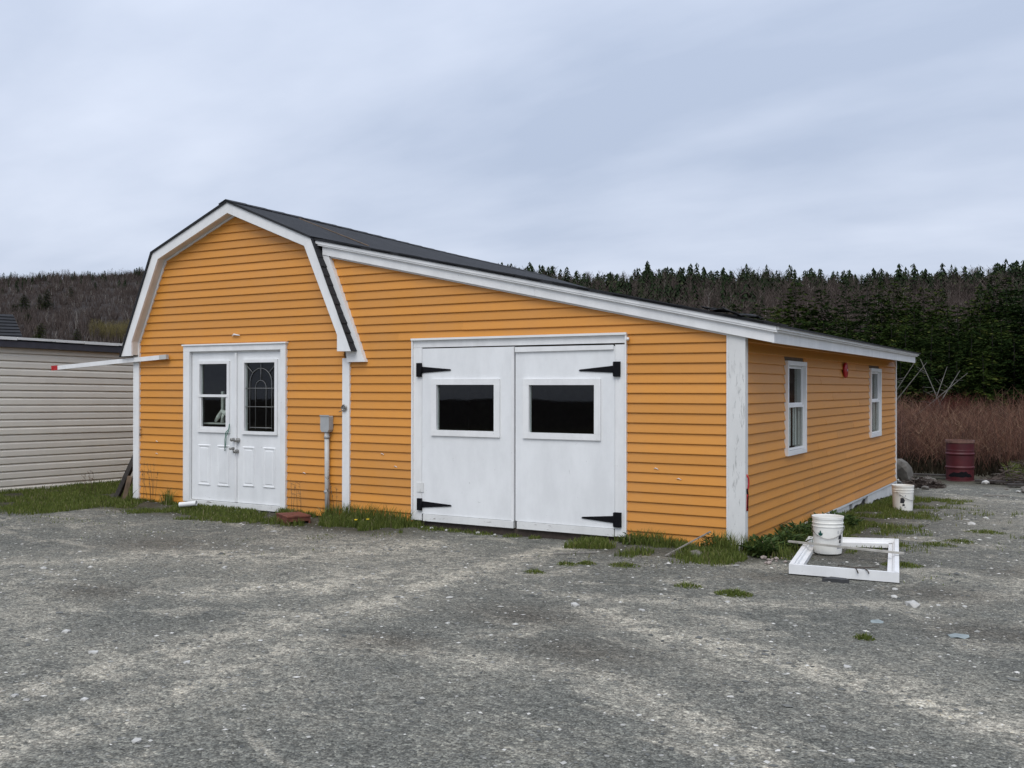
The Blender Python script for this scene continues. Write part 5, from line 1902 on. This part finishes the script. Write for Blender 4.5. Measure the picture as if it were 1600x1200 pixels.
def place_tree(kind, x, y, hgt, label, group=None, wide=1.0, name='spruce_tree'):
    hg, cm, tm = kinds[kind]
    t = empty(name, (x, y, on_ground(x, y) - 0.1))
    s = hgt / hg
    t.scale = (s * wide, s * wide, s)
    t.rotation_euler = (rnd.gauss(0, .02), rnd.gauss(0, .02), rnd.uniform(0, 6.28))
    tag(t, label, 'tree', group)
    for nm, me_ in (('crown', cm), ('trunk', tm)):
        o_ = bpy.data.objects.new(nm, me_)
        col.objects.link(o_)
        o_.parent = t
    return t


fw = Vector((-math.sin(yaw), math.cos(yaw)))
rt = Vector((math.cos(yaw), math.sin(yaw)))


def at_bearing(px, d):
    """ground point at a bearing (photo column) and a distance from where the photographer stood"""
    p = camxy + fw * d + rt * (d * (px - 800) / 1560.0)
    return p.x, p.y


stand = [  # column, distance, height in photo rows at its top, kind
    (1205, 62, 486, 3), (1238, 58, 463, 1), (1262, 66, 482, 5), (1288, 57, 472, 1), (1306, 66, 486, 3), (1326, 60, 452, 4), (1353, 58, 450, 4),
    (1340, 68, 478, 5), (1378, 52, 462, 0), (1402, 54, 457, 2), (1420, 60, 468, 0), (1444, 50, 470, 1), (1468, 56, 474, 0), (1492, 48, 482, 3),
    (1512, 54, 478, 1), (1530, 46, 470, 0), (1550, 50, 448, 2), (1572, 46, 455, 0), (1592, 42, 470, 1), (1608, 48, 446, 2), (1640, 44, 455, 0),
    (1670, 46, 470, 1), (1415, 43, 505, 3), (1450, 42, 500, 5), (1480, 41, 525, 3), (1515, 40, 515, 1), (1552, 39, 500, 3), (1585, 38, 520, 1),
    (1625, 38, 490, 0), (1395, 46, 498, 1), (1360, 47, 505, 3), (1325, 50, 502, 1), (1290, 52, 500, 3), (1250, 54, 500, 1), (1700, 42, 460, 2),
    (1750, 44, 470, 0), (1430, 47, 488, 1), (1475, 46, 492, 0), (1535, 43, 490, 1), (1570, 41, 497, 5), (1500, 44, 500, 1), (1610, 41, 505, 3), (1405, 39, 545, 3),
    (1445, 38.5, 560, 3), (1180, 66, 482, 1), (1150, 70, 480, 3), (1540, 37, 545, 3), (1500, 37.5, 560, 5)]
lab0 = 'dark spruce in the dense stand behind the brown thicket'
spec = {(1326, 452): 'left one of two spindly spruces rising above the lean-to eave', (1353, 450): 'right one of two spindly spruces rising above the lean-to eave',
        (1238, 463): 'bushy spruce showing over the lean-to roof, left of the stand', (1550, 448): 'tallest pointed spruce near the right edge'}
ORD = ['first', 'second', 'third', 'fourth', 'fifth', 'sixth', 'seventh', 'eighth', 'ninth', 'tenth', 'eleventh', 'twelfth', 'thirteenth',
       'fourteenth', 'fifteenth', 'sixteenth', 'seventeenth', 'eighteenth', 'nineteenth', 'twentieth']
rows = (('front row', 0, 42.5), ('middle row', 42.5, 49), ('back row', 49, 99))
for nm, d0_, d1_ in rows:
    members = sorted(t for t in stand if d0_ <= t[1] < d1_)
    for k_, (px, d, row, kd) in enumerate(members):
        x, y = at_bearing(px, d)
        zt = 1.659 + (605.5 - row + (22 if row < 475 else 8 if row < 490 else 0)) / 1560.0 * d
        hgt = zt - on_ground(x, y) + 0.1
        lab = spec.get((px, row), 'dark spruce in the %s of the stand behind the thicket, %s from the left' % (nm, ORD[k_]))
        place_tree(kd, x, y, hgt, lab, 'dark spruces of the near stand', wide=rnd.uniform(0.85, 1.1) * (7.0 / max(hgt, 4.0)) ** 0.25)
# single conifers on the left hillside
for (px, top, foot_row, kd, lab) in ((157, 501, 531, 1, 'rounded dark spruce nearest the gable on the left hillside'),
                                     (120, 515, 542, 3, 'low dark spruce just above the beige shed roof'),
                                     (63, 505, 536, 3, 'dark spruce beside the dark house roof on the left hillside'),
                                     (38, 460, 490, 1, 'bushy dark spruce high above the dark house roof'),
                                     (22, 475, 493, 3, 'small dark spruce left of the bushy one above the dark house roof'),
                                     (62, 459, 486, 2, 'left slim spruce of the hillside pair'), (73, 452, 488, 2, 'right slim spruce of the hillside pair'),
                                     (111, 445, 471, 4, 'thin ragged spruce alone in the middle of the left hillside'),
                                     (44, 488, 510, 1, 'dark spruce directly over the end of the dark house roof')):
    for d in np.arange(80, 290, 1.0):            # walk up the slope to where the hillside stands that high
        x, y = at_bearing(px, d)
        if 605.5 - (on_ground(x, y) - 1.659) / d * 1560 < foot_row:
            break
    place_tree(kd, x, y, (foot_row - top) / 1560.0 * d, lab, 'lone spruces on the left hillside', 1.35)

# pale dead trunks leaning at the edge of the stand
dead = [(1398, 36, 612, 1432, 562), (1412, 36, 610, 1448, 566), (1463, 37, 618, 1480, 572), (1472, 36.5, 622, 1500, 578), (1438, 37, 560, 1448, 585),
        (1490, 36, 600, 1512, 582)]
for k_, (pa, d, ra_, pb, rb_) in enumerate(sorted(dead)):
    x0_, y0_ = at_bearing(pa, d)
    x1_, y1_ = at_bearing(pb, d + rnd.uniform(-.6, .6))
    za_, zb_ = 1.659 + (605.5 - ra_) / 1560 * d, 1.659 + (605.5 - rb_) / 1560 * d
    A, B = Vector((x0_, y0_, za_)), Vector((x1_, y1_, zb_))
    if A.z > B.z:
        A, B = B, A
    dirn = (B - A)
    g_ = on_ground(A.x, A.y) - 0.1
    A = A - dirn * ((A.z - g_) / max(0.3, dirn.z))
    mb_ = MB()
    mb_.tube([A, A.lerp(B, .5) + Vector((.04, 0, .03)), B], [.028, .022, .008], 6)
    for q_ in range(9):
        p_ = A.lerp(B, rnd.uniform(.3, .95))
        mb_.tube([p_, p_ + Vector((rnd.uniform(-.45, .45), rnd.uniform(-.3, .3), rnd.uniform(-.15, .3)))], [.009, .003], 4)
    tag(mb_.build('dead_tree', 'deadwood'), 'pale dead trunk leaning at the foot of the spruces, %s from the left' % ORD[k_], 'tree', 'dead trunks at the stand edge')

# ---------------------------------------------------------------- woods on the hills


def far_conifer(seed):
    r_ = np.random.default_rng(seed)
    V_, F_, S_ = [], [], []
    n_l = 9
    for l in range(n_l):
        t = 0.05 + 0.93 * l / n_l
        R = 0.20 * (1 - t) ** .8 + 0.012
        for k_ in range(7):
            a = 6.28 * k_ / 7 + r_.uniform(0, .9)
            L = R * r_.uniform(.6, 1.35)
            w_ = 0.055 * (1.15 - t)
            b0 = len(V_)
            u = np.array([-math.sin(a), math.cos(a), 0]) * w_
            V_ += [np.array([0, 0, t + .10]), np.array([math.cos(a) * L * .8, math.sin(a) * L * .8, t + r_.uniform(-.03, .03)]) - u,
                   np.array([math.cos(a) * L, math.sin(a) * L, t - .03 + r_.uniform(-.03, .03)]) + u]
            F_.append((b0, b0 + 1, b0 + 2))
            S_ += [np.clip(r_.normal(.35, .22), 0, 1)] * 3
    return np.array(V_), np.array(F_), np.array(S_)


def bare_tree(seed):
    r_ = np.random.default_rng(seed)
    V_, F_, S_ = [], [], []

    def rib(A, B, w0, w1, sh, two=False):
        A, B = np.array(A), np.array(B)
        for q_ in range(2 if two else 1):
            s_ = np.cross(B - A, r_.normal(0, 1, 3))
            s_ /= np.linalg.norm(s_) + 1e-9
            k_ = len(V_)
            V_.extend([A - s_ * w0, A + s_ * w0, B + s_ * w1, B - s_ * w1])
            F_.extend([(k_, k_ + 1, k_ + 2), (k_, k_ + 2, k_ + 3)])
            S_.extend([sh] * 4)
    top = np.array([r_.normal(0, .05), r_.normal(0, .05), 1.0])
    sh0 = 1.0 if r_.random() < 0.14 else r_.uniform(.5, .85)
    rib((0, 0, 0), top * np.array([.5, .5, .55]), .011, .008, sh0, True)
    rib(top * np.array([.5, .5, .55]), top, .008, .002, sh0 * .9, True)
    for q_ in range(15):
        t = r_.uniform(.25, .95)
        A = top * t
        a = r_.uniform(0, 6.28)
        L = r_.uniform(.15, .38) * (1.15 - t * .5)
        B = A + np.array([math.cos(a) * L * .6, math.sin(a) * L * .6, L * .8])
        rib(A, B, .005, .003, r_.uniform(.2, .8))
        for z_ in range(2):
            A2 = A + (B - A) * r_.uniform(.3, .9)
            a2_ = r_.uniform(0, 6.28)
            rib(A2, A2 + np.array([math.cos(a2_) * L * .35, math.sin(a2_) * L * .35, L * .4]), .004, .002, r_.uniform(.1, .7))
    return np.array(V_), np.array(F_), np.array(S_)


def sector(n, r0_, r1_, az0, az1):
    r_ = np.sqrt(rng.uniform(r0_ ** 2, r1_ ** 2, n))
    az = np.radians(rng.uniform(az0, az1, n))
    return camxy.x - r_ * np.sin(az), camxy.y + r_ * np.cos(az), r_, np.degrees(az)


FT, BT = [far_conifer(s) for s in range(6)], [bare_tree(s) for s in range(8)]
# spruce wood along the ridge and in tongues down the slope
x, y, r_, az = sector(19000, 120, 335, -16, 72)
right = sm(36, 30, az)                          # the ridge on the right carries tall spruces, the left one few low ones
dens = sm(222, 252, r_ + 50 * (fbm(x / 30, y / 30, 3) - .5)) * (0.30 + 0.70 * right)
tong = sm(0.50, 0.60, fbm(x / 34 + 5, y / 34 + 2, 3)) * right * sm(120, 170, r_)
keep = rng.random(len(x)) < np.maximum(dens * sm(335, 322, r_), 0.7 * tong) * 0.72
x, y, r_, az = x[keep], y[keep], r_[keep], az[keep]
hgt = 0.86 * (2.8 + 5.4 * rng.random(len(x)) ** 1.7) * (0.36 + 0.64 * sm(36, 30, az)) * (0.45 + 1.1 * fbm(x / 13, y / 13, 2))
parts = []
pick = rng.integers(0, 6, len(x))
for i in range(6):
    k = pick == i
    parts.append(scatter(*FT[i], np.stack([x[k], y[k], gz(x[k], y[k]) - .2], 1),
                         np.stack([hgt[k] * rng.uniform(1.0, 1.9, k.sum())] * 2 + [hgt[k]], 1), rng.uniform(0, 6.28, k.sum()), rng.normal(0, .1, k.sum())))
V_, F_, S_ = merge(parts)
tag(link('hillside_spruce_wood', mesh_np('hillside_spruce_wood', V_, F_, 'farneedles', S_)),
    'dark spruce wood along the ridge of the hill', 'forest', kind='stuff')
# leafless birch and alder wood on the slopes
x, y, r_, az = sector(11500, 74, 325, -16, 72)
keep = rng.random(len(x)) < 0.55 + 0.7 * (fbm(x / 25, y / 25, 2) - .2)
x, y, r_, az = x[keep], y[keep], r_[keep], az[keep]
hgt = rng.uniform(2.6, 6.2, len(x)) * (0.42 + 0.58 * sm(36, 30, az))
hgt *= sm(55, 130, r_) * .6 + .4
parts = []
pick = rng.integers(0, 8, len(x))
for i in range(8):
    k = pick == i
    parts.append(scatter(*BT[i], np.stack([x[k], y[k], gz(x[k], y[k]) - .1], 1),
                         np.stack([hgt[k] * rng.uniform(.9, 1.3, k.sum())] * 2 + [hgt[k]], 1), rng.uniform(0, 6.28, k.sum()), rng.normal(0, .1, k.sum())))
V_, F_, S_ = merge(parts)
tag(link('leafless_wood', mesh_np('leafless_wood', V_, F_, 'barewood', S_)),
    'leafless grey-brown wood covering the hillside', 'forest', kind='stuff')
# low leafless brush between the trees
r2 = np.random.default_rng(77)
bt = []
for sd in range(4):
    V0, F0, S0 = [], [], []
    for q_ in range(16):
        a, L = r2.uniform(0, 6.28), r2.uniform(.55, 1.0)
        tip = np.array([math.cos(a) * L * .42, math.sin(a) * L * .42, L])
        st = np.array([math.cos(a) * .12, math.sin(a) * .12, 0.0])
        sd_ = np.cross(tip - st, r2.normal(0, 1, 3))
        sd_ = sd_ / np.linalg.norm(sd_)
        k_ = len(V0)
        V0 += [st - sd_ * .022, st + sd_ * .022, tip]
        F0.append((k_, k_ + 1, k_ + 2))
        S0 += [r2.uniform(0, .9)] * 3
    bt.append((np.array(V0), np.array(F0), np.array(S0)))
x, y, r_, az = sector(24000, 72, 322, -14, 66)
hgt = rng.uniform(0.9, 2.4, len(x))
parts = []
pick = rng.integers(0, 4, len(x))
for i in range(4):
    k = pick == i
    parts.append(scatter(*bt[i], np.stack([x[k], y[k], gz(x[k], y[k]) - .1], 1),
                         np.stack([hgt[k] * 1.2] * 2 + [hgt[k]], 1), rng.uniform(0, 6.28, k.sum()), rng.normal(0, .15, k.sum())))
V_, F_, S_ = merge(parts)
tag(link('hillside_brush', mesh_np('hillside_brush', V_, F_, 'barewood', S_)), 'low leafless brush under the trees of the hillside', 'brush', kind='stuff')
# olive-yellow willow scrub at the foot of the left hill
bx_, by_ = at_bearing(190, 128)
V_, F_, S_ = stems(1100, bx_ - 2.5, bx_ + 4, by_ - 3, by_ + 4, 1.5, 2.6, 0.018, twigs=6)
tag(link('willow_scrub', mesh_np('willow_scrub', V_, F_, 'yellowshrub', S_)), 'olive-yellow willow scrub at the foot of the left hill', 'scrub', kind='stuff')
